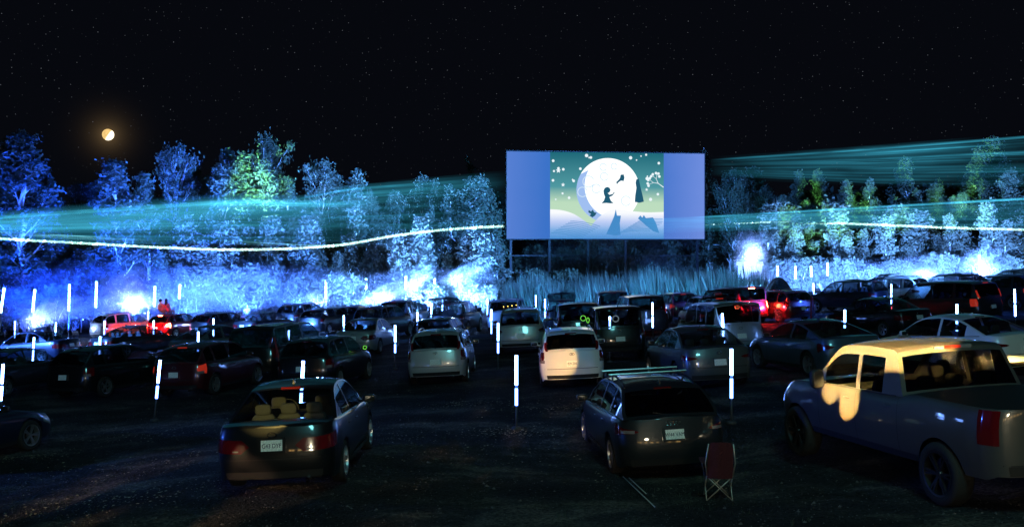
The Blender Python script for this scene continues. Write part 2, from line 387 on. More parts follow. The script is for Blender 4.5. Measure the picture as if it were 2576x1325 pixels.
    while yy < yA:
        if all(abs(yy - q) > .03 for q in yl): yl.add(yy)
        yy += .08
    yl = sorted(yl); rowt = P.get('rowt', [0, .05, .28, .55, .80, .93, 1.0])
    fr = {1: MB(), -1: MB()}
    for a, b in zip(yl, yl[1:]):
        mid = (a + b) / 2; inp = [i for i, (p, q) in enumerate(pill) if p <= mid <= q]
        for j in range(len(rowt) - 1):
            if inp and 1 <= j <= len(rowt) - 3: continue
            for sg in (1, -1):
                q = []
                for y, t in ((a, rowt[j]), (b, rowt[j]), (b, rowt[j+1]), (a, rowt[j+1])):
                    z = lerp(ztop(y), max(zr(y), ztop(y) + .001), t); q.append((sg * xs_(y, z), y, z))
                fr[sg].add(q, [(0, 1, 2, 3) if sg > 0 else (3, 2, 1, 0)])
    for sg in (1, -1): add('window_frame', fr[sg], 'pillar' if P.get('dark_pillars') else 'paint', body_i, angle=.8)
    for i, (p0, p1) in enumerate(pill):
        cy = [y for y in yl if p0 - 1e-6 <= y <= p1 + 1e-6]
        for sg in (1, -1):
            m = MB(); rws = []
            for y in cy: rws.append([(sg * (xs_(y, lerp(ztop(y), zr(y), t)) - .008), y, lerp(ztop(y), zr(y), t)) for t in rowt[1:-1]])
            m.grid(rws, sg < 0); add('side_window', m, 'pglass' if (i < len(pill) - 1 and P.get('privacy')) else 'glass')
    # front and rear screens
    def screen(ya, yb, bow_base, bow_top, glass_rows, name, gk, sgn):
        N = 12; S_ = [-1, -.93, -.7, -.4, 0, .4, .7, .93, 1]; grid = []
        for i in range(N + 1):
            t = i / N; y = lerp(ya, yb, t); z = zr(y); zz = []
            bow = lerp(bow_base, bow_top, t)
            for s in S_:
                x = xs_(y, z) * s; zz.append(Vector((x, y + sgn * bow * (1 - s*s), z + (cr * (1 - t) + P.get('rcrown', .05) * t) * (1 - abs(s)**3))))
            grid.append(zz)
        fm, gm = MB(), MB(); rowsg = []
        for i in range(N):
            for j in range(len(S_) - 1):
                q = [grid[i][j], grid[i][j+1], grid[i+1][j+1], grid[i+1][j]]
                tm = (i + .5) / N
                ok = glass_rows[0] < tm < glass_rows[1] and 1 <= j <= len(S_) - 3
                (gm if ok else fm).add([(v - Vector((0, sgn * .006, 0))) if ok else v for v in q], [(0, 1, 2, 3) if sgn > 0 else (3, 2, 1, 0)])
        return fm, gm
    fm, gm = screen(yA, yB, .16, .07, (.02, .93), 'windshield', 'glass', 1)
    add('windshield', gm, 'glass'); add('screen_surround', fm, 'paint', body_i)
    gr = P.get('rear_glass', (.08, .92)); fm, gm = screen(yD, yC, .07, .05, gr, 'rear_window', 'glass', -1)
    if P.get('open'):
        # raised tailgate: the same panel swung up about the roof edge
        mw = Matrix.Translation((0, yC, Hr)) @ Matrix.Rotation(R(-P['open']), 4, 'X') @ Matrix.Translation((0, -yC, -Hr))
        for q, nm, mk in ((fm, 'raised_tailgate', 'paint'), (gm, 'rear_window', 'pglass')):
            q.v = [tuple(mw @ Vector(v)) for v in q.v]
        ti = add('raised_tailgate', fm, 'paint'); add('rear_window', gm, 'pglass', ti)
        lowp = MB(); rws = []
        for z in (ztop(yD), ztop(yD) - .12, ztop(yD) - .3):
            rws.append([tuple(mw @ Vector((s * (W/2 - .18), yD - .04, z))) for s in (-1, -.5, 0, .5, 1)])
        lowp.grid(rws); add('tailgate_panel', lowp, 'paint', ti)
        for sg in (1, -1):
            m = MB(); e0 = Vector((sg * (wr - .05), yC - .05, Hr - .35)); e1 = mw @ Vector((sg * (wr - .03), lerp(yD, yC, .35), zr(lerp(yD, yC, .35)))); m.tube([e0, e1], .012); add('gas_strut', m, 'plastic', ti)
    else:
        add('rear_window', gm, 'pglass' if P.get('privacy') else 'glass'); add('tailgate' if P['kind'] in ('suv', 'wagon', 'hatch', 'van') else 'screen_surround', fm, 'paint', body_i if P['kind'] not in ('suv', 'wagon', 'hatch', 'van') else None)
    # roof
    rf = MB(); rws = []; nn = 16; rc = P.get('rcrown', .05)
    S_ = [-1, -.985, -.95, -.88, -.7, -.4, 0, .4, .7, .88, .95, .985, 1]
    for i in range(nn + 1):
        y = lerp(yC, yB, i / nn); z = zr(y); t = i / nn; row = []
        for s in S_:
            bow = .07 * (1 - s*s) * max(0, (t - .5) * 2)**2 - .05 * (1 - s*s) * max(0, (.5 - t) * 2)**2
            row.append((xs_(y, z) * s, y + bow, z + rc * (1 - abs(s)**3)))
        rws.append(row)
    rf.grid(rws, True); roof_i = add('roof', rf, 'paint')
    # lamps as patches of the skin
    def patch(c0, c1, r0, r1, off=.006, n1=8, n2=4, shape=None):
        m = MB(); rws = []
        for i in range(n1 + 1):
            t = i / n1; f = lerp(c0, c1, t); k0 = int(f); k1 = min(k0 + 1, len(cols) - 1); ft = f - k0
            fx, fy = lerp(cols[k0][0], cols[k1][0], ft), lerp(cols[k0][1], cols[k1][1], ft); zt = ztop(fy * L / 2); row = []
            a, b = (r0, r1) if shape is None else shape(t)
            for j in range(n2 + 1):
                z = lerp(sill, zt, lerp(a, b, j / n2)); p = S(fx, fy, z); p.y += -off if fy < 0 else off; p.x += off * .8; row.append(p)
            rws.append(row)
        m.grid(rws); mm = MB(); mm.grid([[Vector((-p.x, p.y, p.z)) for p in r] for r in rws], True); return m, mm
    for q in patch(*P['tail'], n1=14, shape=P.get('tail_shape')):
        ti = add('tail_light', q, 'tail')
    if P.get('tail_clear'):
        for q in patch(*P['tail_clear'], off=.010): add('reversing_light', q, 'tail_clear')
    if P.get('tail_high') and not P.get('open'):                       # tall lamps beside the rear window
        for sg in (1, -1):
            m = MB(); rws = []
            for i in range(5):
                y = lerp(yD, yC, .02 + .5 * i / 4); z = zr(y); x = xs_(y, z); rws.append([(sg * (x - .005), y - .012, z), (sg * (x * .90), y - .03, z + .01)] )
            rws2 = [[(sg * (xs_(r[0][1] + .012, r[0][2]) + .006), r[0][1] + .05, r[0][2])] + r for r in rws]
            m.grid(rws2, sg > 0); add('tail_light', m, 'tail')
    nf = len(cols)
    for q in patch(nf - 9.5, nf - 3.2, .52, .80, n2=3, shape=lambda t: (lerp(.62, .50, t), lerp(.74, .78, t))): add('headlight', q, 'headlamp')
    m = MB(); rws = []
    for i in range(7):
        fx = lerp(-.6, .6, i / 6); fy = interp([(0, 1), (.52, .983), (.76, .945)], abs(fx)); rws.append([S(fx, fy, lerp(sill, ztop(L/2), r)) + Vector((0, .008, 0)) for r in (.30, .5, .72)])
    m.grid(rws, True); add('grille', m, 'plastic')
    # bumper line, plate, exhaust
    m = MB(); rws = []
    for i in range(13):
        fx = lerp(-.80, .80, i / 12); fy = interp([(0, -1), (.35, -.994), (.62, -.98), (.8, -.958)], abs(fx)); rws.append([S(fx, fy, lerp(sill + .06, ztop(-L/2), r)) - Vector((0, .012, 0)) for r in (.02, .09, .16)])
    m.grid(rws); add('bumper_trim', m, 'plastic')
    m = MB(); rws = []
    for i in range(21):                              # shut line of boot or tailgate over the bumper
        fx = lerp(-.84, .84, i / 20); fy = interp([(0, -1), (.35, -.994), (.62, -.98), (.8, -.958), (.895, -.925)], abs(fx)); rws.append([S(fx, fy, lerp(sill, ztop(-L/2), r)) - Vector((0, .003, 0)) for r in (P.get('seam', .46), P.get('seam', .46) + .015)])
    m.grid(rws); add('shut_line', m, 'plastic', body_i)
    pz = lerp(sill, ztop(-L/2), P.get('plate', .66)); pf = S(0, -1, pz)
    tilt = math.atan2(S(0, -1, pz + .07).y - S(0, -1, pz - .07).y, .14)
    pm = Matrix.Translation((0, pf.y - .016, pz)) @ Matrix.Rotation(-tilt, 4, 'X')
    m = MB(); m.box((0, 0, 0), (.305, .012, .155)); plate_i = add('number_plate', m, 'plate', None, pm, smooth=False)
    m = MB(); m.box((0, .004, 0), (.40, .02, .22)); add('plate_recess', m, 'recess', None, Matrix.Translation((0, pf.y - .006, pz)) @ Matrix.Rotation(-tilt, 4, 'X'), smooth=False)
    ex_ = P.get('emblem', 'oval'); ez = lerp(sill, ztop(-L/2), P.get('emblem_r', .88)); ep = S(0, -1, ez) - Vector((0, .012, 0)); m = MB()
    def ring(cx, a, b, r=.006):
        m.tube([(ep.x + cx + a * math.cos(t * math.pi / 8), ep.y, ep.z + b * math.sin(t * math.pi / 8)) for t in range(17)], r, 4, False)
    if ex_ == 'rings':
        for k_ in (-1.5, -.5, .5, 1.5): ring(k_ * .055, .036, .036, .005)
    else:
        ring(0, .065, .035)
        if ex_ == 'oval_h':
            m.tube([(ep.x - .025, ep.y, ep.z - .025), (ep.x - .012, ep.y, ep.z + .025)], .005, 4); m.tube([(ep.x + .012, ep.y, ep.z - .025), (ep.x + .025, ep.y, ep.z + .025)], .005, 4); m.tube([(ep.x - .02, ep.y, ep.z - .004), (ep.x + .02, ep.y, ep.z + .004)], .005, 4)
    add('badge', m, 'chrome')
    m = MB(); m.tube([(W * .28, -L/2 * .95, sill + .03), (W * .28, -L/2 * 1.005, sill + .03)], .035, 10, False); add('exhaust_pipe', m, 'chrome')
    # third brake light
    y3 = lerp(yD, yC, .965); p3 = Vector((0, y3 - .055, zr(y3) + rc * .9))
    m = MB(); m.box((0, 0, 0), (P.get('brake_w', .30), .03, .035)); add('brake_light', m, 'tail' if P['kind'] != 'pickup' else 'tail_dim', roof_i, Matrix.Translation(p3) @ Matrix.Rotation(R(25), 4, 'X'), smooth=False)
    if P['kind'] == 'pickup':
        for sg in (1, -1):
            m = MB(); m.box((0, 0, 0), (.16, .03, .06)); add('cargo_light', m, 'headlamp', roof_i, Matrix.Translation(p3 + Vector((sg * (P['brake_w'] / 2 + .085), 0, 0))) @ Matrix.Rotation(R(25), 4, 'X'), smooth=False)
    if P['kind'] in ('suv', 'wagon', 'hatch', 'van') and not P.get('open'):
        yw0 = lerp(yD, yC, gr[0] + .02); m = MB(); m.tube([(.02, yw0 - .085, zr(yw0) + .01), (-.30, lerp(yD, yC, gr[0] + .10) - .07, zr(lerp(yD, yC, gr[0] + .10)) + .03)], .009, 5); m.ball((.02, yw0 - .075, zr(yw0)), .022, 8, 6); add('rear_wiper', m, 'plastic')
    # doors: seams, handles, trim, mirrors
    for sg in (1, -1):
        for yv in P['seams']:
            m = MB(); rws = []
            for i in range(9):
                z = lerp(sill + .06, ztop(yv) - .01, i / 8); a = S(1 * side_fx(yv / (L/2)), yv / (L/2), z); rws.append([(sg * (a.x + .002), yv - .005, z), (sg * (a.x + .002), yv + .005, z)])
            m.grid(rws, sg < 0); add('door_gap', m, 'plastic', body_i)
        for yv in P['handles']:
            z = ztop(yv) - .13; a = S(side_fx(yv / (L/2)), yv / (L/2), z); m = MB(); m.ball((sg * (a.x + .012), yv, z), (.018, .095, .018), 8, 6); add('door_handle', m, 'paint')
        m = MB(); rws = []
        for i in range(15):
            y = lerp(ws[0] - Ra - .02 if ws[0] > ws[1] else ws[1] - Ra - .02, ws[1] + Ra + .02 if ws[0] > ws[1] else ws[0] + Ra + .02, i / 14)
            rws.append([(sg * (S(side_fx(y / (L/2)), y / (L/2), z).x + .012), y, z) for z in (sill + .0, sill + .05, sill + .09)])
        m.grid(rws, sg > 0); add('sill_trim', m, 'chrome' if P.get('bright_trim') else 'plastic')
        ym = yA - .42; zmir = ztop(ym) + .09; m = MB(); m.sball((sg * (xb(ym) + .17), ym, zmir), (.105, .05, .066) if P['kind'] != 'pickup' else (.11, .06, .15), .55); m.tube([(sg * xb(ym), ym + .02, zmir - .06), (sg * (xb(ym) + .12), ym, zmir - .02)], .025, 6); mi_ = add('wing_mirror', m, 'paint' if P['kind'] != 'pickup' else 'plastic')
        m = MB(); m.sball((sg * (xb(ym) + .17), ym - (.048 if P['kind'] != 'pickup' else .058), zmir), (.085, .008, .05) if P['kind'] != 'pickup' else (.09, .008, .125), .45); add('mirror_glass', m, 'mirror', mi_)
        # belt moulding
        m = MB(); pts = [(sg * (xb(y) + .008), y, ztop(y) + .006) for y in [lerp(yD + .15, yA - .1, i / 14) for i in range(15)]]; m.tube(pts, .009, 4); add('belt_moulding', m, 'chrome' if P.get('bright_trim') else 'plastic', body_i)
        if P.get('rails'):
            m = MB(); r0, r1 = yC + .12, yB - .12; pts = []
            for i in range(11):
                y = lerp(r0, r1, i / 10); pts.append((sg * (xs_(y, zr(y)) - .06), y, zr(y) + .02 + .055 * min(1, i / 1.5, (10 - i) / 1.5)))
            m.tube(pts, .017, 6); add('roof_rail', m, P['rails'], roof_i)
    if P.get('bars'):
        for yv in P['bars']:
            m = MB(); zz = H + .11; x_ = wr - .02; m.tube([(-x_ - .02, yv, zz - .1), (-x_ - .01, yv, zz)], .02, 6); m.tube([(x_ + .02, yv, zz - .1), (x_ + .01, yv, zz)], .02, 6); m.tube([(-x_ - .08, yv, zz), (x_ + .08, yv, zz)], .022, 8); add('roof_bar', m, 'alloy', roof_i)
    if P['kind'] != 'pickup':
        m = MB(); ya_ = yC + .18; za = zr(ya_) + rc; m.add([(-.02, ya_ - .07, za - .005), (.02, ya_ - .07, za - .005), (.012, ya_ + .09, za - .005), (-.012, ya_ + .09, za - .005), (0, ya_ - .06, za + .07), (0, ya_ - .03, za + .065)], [(0, 1, 4), (1, 2, 5, 4), (2, 3, 5), (3, 0, 4, 5)]); add('roof_antenna', m, 'paint', roof_i)
    # wheels
    ty, rm, dk = P['wheelset']
    for yv in ws:
        for sg in (1, -1):
            mw = Matrix.Translation((sg * (W/2 - .115), yv, Rw)) @ (Matrix.Identity(4) if sg > 0 else Matrix.Rotation(math.pi, 4, 'Z'))
            i_ = add('wheel', ty, 'rubber', None, mw); add('rim', rm, P.get('rim', 'alloy'), i_); add('brake_disc', dk, 'plastic', i_)
    # seats
    sy = (yA + yB) / 2 - .85; zs = ztop(0) - .12
    for row, (yy_, xs2) in enumerate(((sy, (-.36, .36)), (sy - .88, (-.40, 0, .40)))):
        if yy_ < yD + .45 and row: yy_ = yD + .55
        if P['kind'] == 'pickup' and row: yy_ = yD + .22
        for x in xs2:
            m = MB(); m.sball((x * W / 1.8, yy_, zs + .02), (.23 if row == 0 else .19, .075, .22), .5); m.sball((x * W / 1.8, yy_ - .03, zs + .30), (.125, .05, .085), .55); m.tube([(x * W / 1.8 - .05, yy_ - .02, zs + .15), (x * W / 1.8 - .05, yy_ - .03, zs + .28)], .008, 5); m.tube([(x * W / 1.8 + .05, yy_ - .02, zs + .15), (x * W / 1.8 + .05, yy_ - .03, zs + .28)], .008, 5); add('seat', m, 'seat_fabric', cab_i)
    m = MB(); m.tube([(-.36 + .18 * math.cos(t * math.pi / 8), yA - .62, zs + .10 + .17 * math.sin(t * math.pi / 8)) for t in range(17)], .014, 5, False); add('steering_wheel', m, 'plastic', cab_i)
    return out

WS = {r: make_wheel(r) for r in (.31, .33, .36)}; WS[.41] = make_wheel(.41, .27, 6)
def base(**k): return k
T = {}
def tsh(a0, a1, b0, b1, r=.06):   # lamp outline: bottom and top edges from inner to outer end, rounded ends
    def f(t):
        k = math.sqrt(max(0, 1 - max(0, (r - t) / r)**2)) * math.sqrt(max(0, 1 - max(0, (t - 1 + r) / r)**2)); lo, hi = lerp(a0, a1, t), lerp(b0, b1, t); mid = (lo + hi) / 2
        return lerp(mid, lo, k), lerp(mid, hi, k)
    return f
T['sedan'] = base(tail_shape=tsh(.56, .58, .80, .82),kind='sedan', L=4.55, W=1.78, H=1.43, sill=.20, R=.31, wheels=(1.36, -1.27), wheelset=WS[.31], wr=.70, gh=(1.02, .30, -.80, -1.55), top=[(-2.28, .98), (-1.9, 1.015), (-1.5, .99), (0, .93), (1.0, .90), (1.7, .80), (2.28, .66)], panes=[(-1.10, -.42), (-.34, .74)], tail=(1.05, 8, .56, .82), tail_clear=(1.7, 2.1, .59, .615), seams=(-1.02, -.38, .80), handles=(-.85, -.18), plate=.70, seam=.44, rear_glass=(.04, .95), bright_trim=True, er=[(0, .975), (.3, 1), (.55, 1), (.8, .985), (1, .96)])
T['saloon'] = dict(T['sedan'], tail_shape=tsh(.70, .62, .76, .84, .12), L=4.75, W=1.84, H=1.45, R=.33, wheelset=WS[.33], wheels=(1.42, -1.38), gh=(1.02, .28, -.92, -1.85), top=[(-2.38, 1.02), (-2.0, 1.045), (-1.7, 1.01), (0, .94), (1.0, .92), (1.7, .82), (2.38, .68)], panes=[(-1.25, -.46), (-.38, .74)], tail=(1.9, 7.5, .66, .82), tail_clear=None, bright_trim=False, seams=(-1.05, -.42, .80), handles=(-.92, -.2), plate=.60)
T['coupe'] = dict(T['saloon'], tail_shape=tsh(.72, .54, .80, .86, .15), kind='coupe', H=1.40, gh=(1.02, .20, -.70, -1.95), panes=[(-1.25, -.50), (-.40, .72)], tail=(2.2, 9, .60, .82))
T['beetle'] = dict(T['sedan'], kind='coupe', L=4.25, W=1.80, H=1.48, gh=(.95, .25, -.65, -1.70), panes=[(-1.15, -.40), (-.30, .70)], wheels=(1.28, -1.25), top=[(-2.12, .92), (-1.7, .98), (0, .93), (1.0, .92), (1.6, .84), (2.12, .66)], seams=(-.55, .78), handles=(-.35,), rC=.5, rB=.45)
T['hatch'] = base(tail_shape=tsh(.66, .60, .92, .98, .12),kind='hatch', L=4.20, W=1.76, H=1.48, sill=.20, R=.31, wheels=(1.30, -1.25), wheelset=WS[.31], wr=.72, gh=(1.05, .35, -1.50, -1.98), top=[(-2.10, .98), (-1.6, .99), (0, .94), (1.0, .92), (1.6, .83), (2.10, .68)], panes=[(-1.62, -1.20), (-1.10, -.34), (-.26, .78)], tail=(3.0, 8.5, .60, .97), tail_clear=(3.2, 5.5, .62, .72), seams=(-1.08, -.30, .82), handles=(-.88, -.12), plate=.62, seam=.42, rear_glass=(.10, .88), privacy=True)
T['wagon'] = dict(T['hatch'], tail_shape=tsh(.64, .66, .98, 1.0, .08), kind='wagon', L=4.50, W=1.77, H=1.50, gh=(1.05, .35, -1.72, -2.12), wheels=(1.36, -1.34), panes=[(-1.85, -1.28), (-1.18, -.36), (-.28, .78)], top=[(-2.25, 1.0), (-1.6, 1.0), (0, .94), (1.0, .92), (1.7, .83), (2.25, .68)], tail=(3.4, 8.0, .62, .98), tail_high=True, rails='paint', emblem='oval_h', emblem_r=.90, plate=.60)
T['estate'] = dict(T['wagon'], tail_shape=tsh(.74, .68, .80, .94, .10), L=4.72, W=1.84, H=1.46, R=.33, wheelset=WS[.33], gh=(1.10, .38, -1.55, -2.18), wr=.70, top=[(-2.36, 1.0), (-1.6, 1.0), (0, .95), (1.05, .93), (1.75, .83), (2.36, .68)], panes=[(-1.75, -1.25), (-1.15, -.36), (-.28, .82)], tail=(2.0, 8.5, .70, .90), tail_high=False, tail_clear=(2.4, 4.4, .74, .80), rails='plastic', emblem='rings', emblem_r=.92, plate=.70, bars=(-.55, .12), bright_trim=True, wheels=(1.44, -1.38), rear_glass=(.06, .94))
T['suv'] = base(tail_shape=tsh(.74, .66, .86, .96, .12),kind='suv', L=4.60, W=1.85, H=1.68, sill=.28, R=.36, wheels=(1.38, -1.32), wheelset=WS[.36], wr=.74, gh=(1.10, .42, -1.72, -2.16), top=[(-2.30, 1.08), (-1.6, 1.10), (0, 1.06), (1.05, 1.05), (1.7, .98), (2.30, .82)], panes=[(-1.90, -1.32), (-1.20, -.36), (-.28, .82)], tail=(2.6, 8.5, .66, .95), tail_clear=(2.8, 5, .70, .78), seams=(-1.15, -.32, .86), handles=(-.95, -.12), plate=.58, seam=.36, rear_glass=(.12, .88), privacy=True, rails='plastic')
T['suv_open'] = dict(T['suv'], open=78)
T['hatch_open'] = dict(T['hatch'], open=82, H=1.50)
T['boxy'] = dict(T['suv'], tail_shape=tsh(.60, .60, .98, .98, .06), tail=(3.4, 7.0, .6, .98), H=1.78, W=1.82, L=4.3, wheels=(1.28, -1.22), wr=.83, gh=(.98, .50, -1.88, -2.06), panes=[(-1.82, -1.22), (-1.12, -.32), (-.24, .78)], top=[(-2.15, 1.10), (-1.6, 1.10), (0, 1.07), (1.0, 1.06), (1.7, 1.0), (2.15, .88)], rails=None, rB=.2, rC=.12, dropr=.02)
T['van'] = base(tail_shape=tsh(.60, .60, .98, .98, .06),kind='van', L=4.95, W=1.95, H=1.75, sill=.24, R=.33, wheels=(1.55, -1.45), wheelset=WS[.33], wr=.78, gh=(1.55, .80, -2.08, -2.34), top=[(-2.47, 1.06), (-1.6, 1.06), (0, 1.02), (1.3, .99), (1.9, .90), (2.47, .74)], panes=[(-2.05, -1.30), (-1.18, -.16), (-.06, 1.15)], tail=(3.2, 7.5, .62, .98), tail_high=True, tail_clear=None, seams=(-1.24, -.10, 1.20), handles=(-.95, .12), plate=.55, seam=.34, rear_glass=(.10, .86), privacy=True, rC=.16)
T['pickup'] = base(kind='pickup', L=5.90, W=2.03, H=1.93, sill=.48, R=.41, wheels=(1.95, -1.78), wheelset=WS[.41], rim='alloy_dark', wr=.80, gh=(1.45, .72, -.72, -.98), top=[(-2.95, 1.34), (-1.2, 1.36), (-.95, 1.30), (0, 1.28), (1.4, 1.27), (2.2, 1.22), (2.95, 1.05)], rowt=[0, .04, .28, .50, .70, .80, 1.0], panes=[(-.48, .10), (.20, 1.08)], tail=(3.5, 6.2, .50, .98), tail_clear=None, seams=(-.92, .14, 1.20), handles=(-.70, .36), plate=.10, seam=.22, rear_glass=(.06, .84), privacy=True, brake_w=.26, rC=.10, rB=.22, crown=.03, er=[(0, 1), (1, 1)], dropr=.02)
SPEC = {}
def car_matrix(pos, az):
    a = R(az); f = Vector((math.sin(a), math.cos(a), 0)); f = (f - GN * f.dot(GN)).normalized(); r_ = f.cross(GN)
    m = Matrix((r_, f, GN)).transposed().to_4x4(); m.translation = pos; return m
def place_car(kind, cx, ry, az, colour, label, group=None, tail='tail', plate_text=None, cat='car', name='parked_car', glassk=None, scale=1.0, pos=None, clear=None):
    if kind not in SPEC: SPEC[kind] = build_type(T[kind])
    P = T[kind]
    if pos is None:
        h = (P['H'] + .03) * scale
        q = hit(cx, ry, h)
        if az is None: az = math.degrees(math.atan2(8.9 - q.x, 95 - q.y))
        m = car_matrix(Vector((0, 0, 0)), az)
        o = q - m.to_3x3() @ Vector((0, (P['gh'][1] - .35) * scale, h))
        # keep the pixel column on the middle of the roof
        mid = q - Vector((q.x, q.y, 0)) + Vector((q.x, q.y, 0)); o.z = gz(o.x, o.y) - .01
    else:
        o = Vector((pos[0], pos[1], gz(pos[0], pos[1]) - .01))
        if az is None: az = math.degrees(math.atan2(8.9 - o.x, 95 - o.y))
    mw = car_matrix(o, az) @ Matrix.Scale(scale, 4)
    t = empty(name, mw); tag(t, label, cat, group)
    pick = {'paint': M[colour], 'glass': M['glass'], 'pglass': M['privacy_glass'], 'tail': M[tail], 'pillar': M['plastic'], 'mirror': M['mirror_dark'], 'recess': M[colour], 'tail_clear': M[clear or 'tail_clear']}
    made = []
    for nm, me, mk, lm, par in SPEC[kind]:
        o_ = obj(nm, me, pick.get(mk) or M[mk], made[par] if par is not None else t)
        if lm is not None: o_.matrix_basis = lm
        made.append(o_)
    if plate_text:
        pl = [q for q in made if q.name.startswith('number_plate')][0]
        for txt, sz, z in plate_text:
            cu = bpy.data.curves.new('plate_text', 'FONT'); cu.body = txt; cu.size = sz; cu.align_x = 'CENTER'; cu.align_y = 'CENTER'; cu.extrude = .0015
            to = bpy.data.objects.new('tmp', cu); C.objects.link(to); bpy.context.view_layer.update()
            me = bpy.data.meshes.new_from_object(to.evaluated_get(bpy.context.evaluated_depsgraph_get())); bpy.data.objects.remove(to)
            ob = obj('lettering', me, M['plate_ink'], pl); ob.matrix_basis = Matrix.Translation((0, -.008, z)) @ Matrix.Rotation(R(90), 4, 'X') @ Matrix.Scale(.82 if sz > .05 else 1, 4, (1, 0, 0))
    return t
#__CARS__
ROWG = 'cars parked facing the drive-in screen'
CARS = [
 # kind, roof column px, roof row px, azimuth, colour, label
 ('sedan', 760, 950, 0, 'black', 'black saloon in front with yellow plate G43 DYF and full-width red tail lights', dict(plate_text=[('G43 DYF', .088, -.008)])),
 ('estate', 1612, 938, -5, 'charcoal', 'dark estate with two silver roof bars, plate W44 VAM, behind the camping chair', dict(plate_text=[('W44 VAM', .088, -.008)])),
 ('saloon', -150, 985, 17, 'navy', 'dark car at left edge showing only its front wheel and bonnet, nearest row', {}),
 ('sedan', 40, 874, 22, 'black', 'black car cut by left edge with its alloy front wheel beside the dark hatchback', {}),
 ('hatch', 285, 864, 22, 'black', 'black hatchback with pale plate left of the red-lit hatchback', {}),
 ('hatch', 530, 856, 14, 'red_lit_dark', 'dark red-lit hatchback with glowing red tail and white-lit side windows', dict(tail='tail_dim')),
 ('hatch', 822, 842, 11, 'black', 'black hatchback with pale plate directly ahead of the G43 DYF saloon', {}),
 ('wagon', 1112, 824, 2, 'pale_silver', 'plain silver estate without visible plate left of plate 929 ZHL', {}),
 ('wagon', 1428, 820, 1, 'white', 'white estate with red corner lamps and plate 929 ZHL, lit warm yellow', dict(plate_text=[('929 ZHL', .088, -.008)])),
 ('saloon', 1742, 818, -6, 'grey', 'dark grey saloon with slim tail lamps right of the 929 ZHL estate', {}),
 ('coupe', 2040, 802, -14, 'steel_blue', 'blue-grey coupe just beyond the pickup cab', {}),
 ('saloon', 2390, 789, -24, 'white', 'pale saloon with dark tail lamps behind the pickup roof', {}),
 ('sedan', 80, 832, -75, 'navy', 'dark blue saloon seen side-on at left edge facing away from the screen', {}),
 ('sedan', 345, 817, 35, 'charcoal', 'purple-lit dark saloon in front of the orange-lit white SUV', {}),
 ('beetle', 540, 816, 32, 'teal_grey', 'teal-grey rounded coupe seen from its rear right corner', {}),
 ('van', 722, 808, 14, 'black', 'black minivan beside the leaning red-lit post', {}),
 ('sedan', 925, 799, 9, 'silver', 'light silver saloon with dark rear window left of the glowing post', {}),
 ('hatch', 1108, 797, 8, 'navy', 'dark blue hatchback half hidden behind the plain silver estate', {}),
 ('suv', 1308, 773, 1, 'pale_silver', 'pale silver SUV behind and left of the 929 ZHL estate', {}),
 ('boxy', 1537, 766, -1, 'black', 'black boxy SUV with white ring in its rear window', {}),
 ('boxy', 1447, 759, 0, 'navy', 'small dark SUV left of the black SUV with ring', {}),
 ('boxy', 1795, 757, -10, 'silver', 'silver boxy van with pale tailgate ahead of dark grey saloon', {}),
 ('suv', 322, 785, 38, 'white', 'white SUV lit orange beside two seated people', {}),
 ('hatch', 445, 787, 20, 'red', 'red hatchback with blazing brake lights carrying two people on its roof', dict(tail='tail_on')),
 ('wagon', 562, 784, 26, 'black', 'dark estate right of the red hatchback', {}),
 ('sedan', 668, 783, 24, 'charcoal', 'dark saloon with faint plate in middle left row', {}),
 ('sedan', 675, 770, 26, 'black', 'black saloon furthest back in front of white-lit bush', {}),
 ('suv', 768, 761, 24, 'charcoal', 'dark SUV with roof rails below the bright white shrub', {}),
 ('hatch', 822, 773, 20, 'black', 'black hatchback with one red rear glint', {}),
 ('hatch', 900, 766, 14, 'charcoal', 'small dark hatchback with reflective rear screen', {}),
 ('suv', 965, 767, 16, 'black', 'glossy black SUV with blue-lit right flank', {}),
 ('boxy', 1022, 753, 14, 'black', 'dark upright SUV beside the standing person', {}),
 ('suv_open', 1150, 757, 12, 'black', 'black SUV with raised tailgate left of the screen posts', {}),
 ('suv', 1280, 750, 8, 'silver', 'silver SUV with roof rails and four amber dots in its window', {}),
 ('hatch_open', 1412, 752, 2, 'charcoal', 'dark hatchback with raised tailgate below the left part of the screen', {}),
 ('boxy', 1532, 731, 0, 'black', 'dark SUV in last row under the middle of the screen', {}),
 ('van', 1600, 740, -3, 'charcoal', 'charcoal minivan right of the dark SUV under the screen', {}),
 ('hatch', 1692, 735, -12, 'red_lit_dark', 'dark hatchback lit red by neighbouring tail lights', dict(tail='tail_dim')),
 ('suv_open', 1778, 742, -5, 'black', 'black SUV with raised tailgate behind silver boxy van', dict(tail='tail_dim')),
 ('boxy', 1838, 721, -16, 'red', 'red SUV with glowing tail and amber lamps in last row', dict(tail='tail_on', clear='amber_on')),
 ('wagon', 1948, 730, -22, 'red_lit_dark', 'dark estate washed in red light right of glowing red SUV', {}),
 ('suv_open', 2122, 705, -42, 'black', 'black SUV with raised tailgate near the right-hand floodlit thicket', {}),
 ('suv', 2235, 697, -38, 'white', 'white SUV lit blue in last row on the right', {}),
 ('van', 2345, 707, -30, 'charcoal', 'purple-lit dark minivan in right-hand rows', dict(tail='tail_dim')),
 ('suv', 2378, 689, -34, 'black', 'black SUV with roof rails furthest back right', {}),
 ('suv', 2500, 692, -36, 'navy', 'dark SUV with orange rear lamp near right edge', dict(tail='tail_dim')),
 ('suv', 2545, 678, -36, 'black', 'black SUV in last row at right edge', {}),
 ('sedan', 2200, 747, -24, 'black', 'black saloon with striped highlights between pale saloon and minivan', {}),
]
for k_, cx, ry, az, col, lab, kw in CARS:
    place_car(k_, cx, ry, az, col, lab, ROWG, **kw)
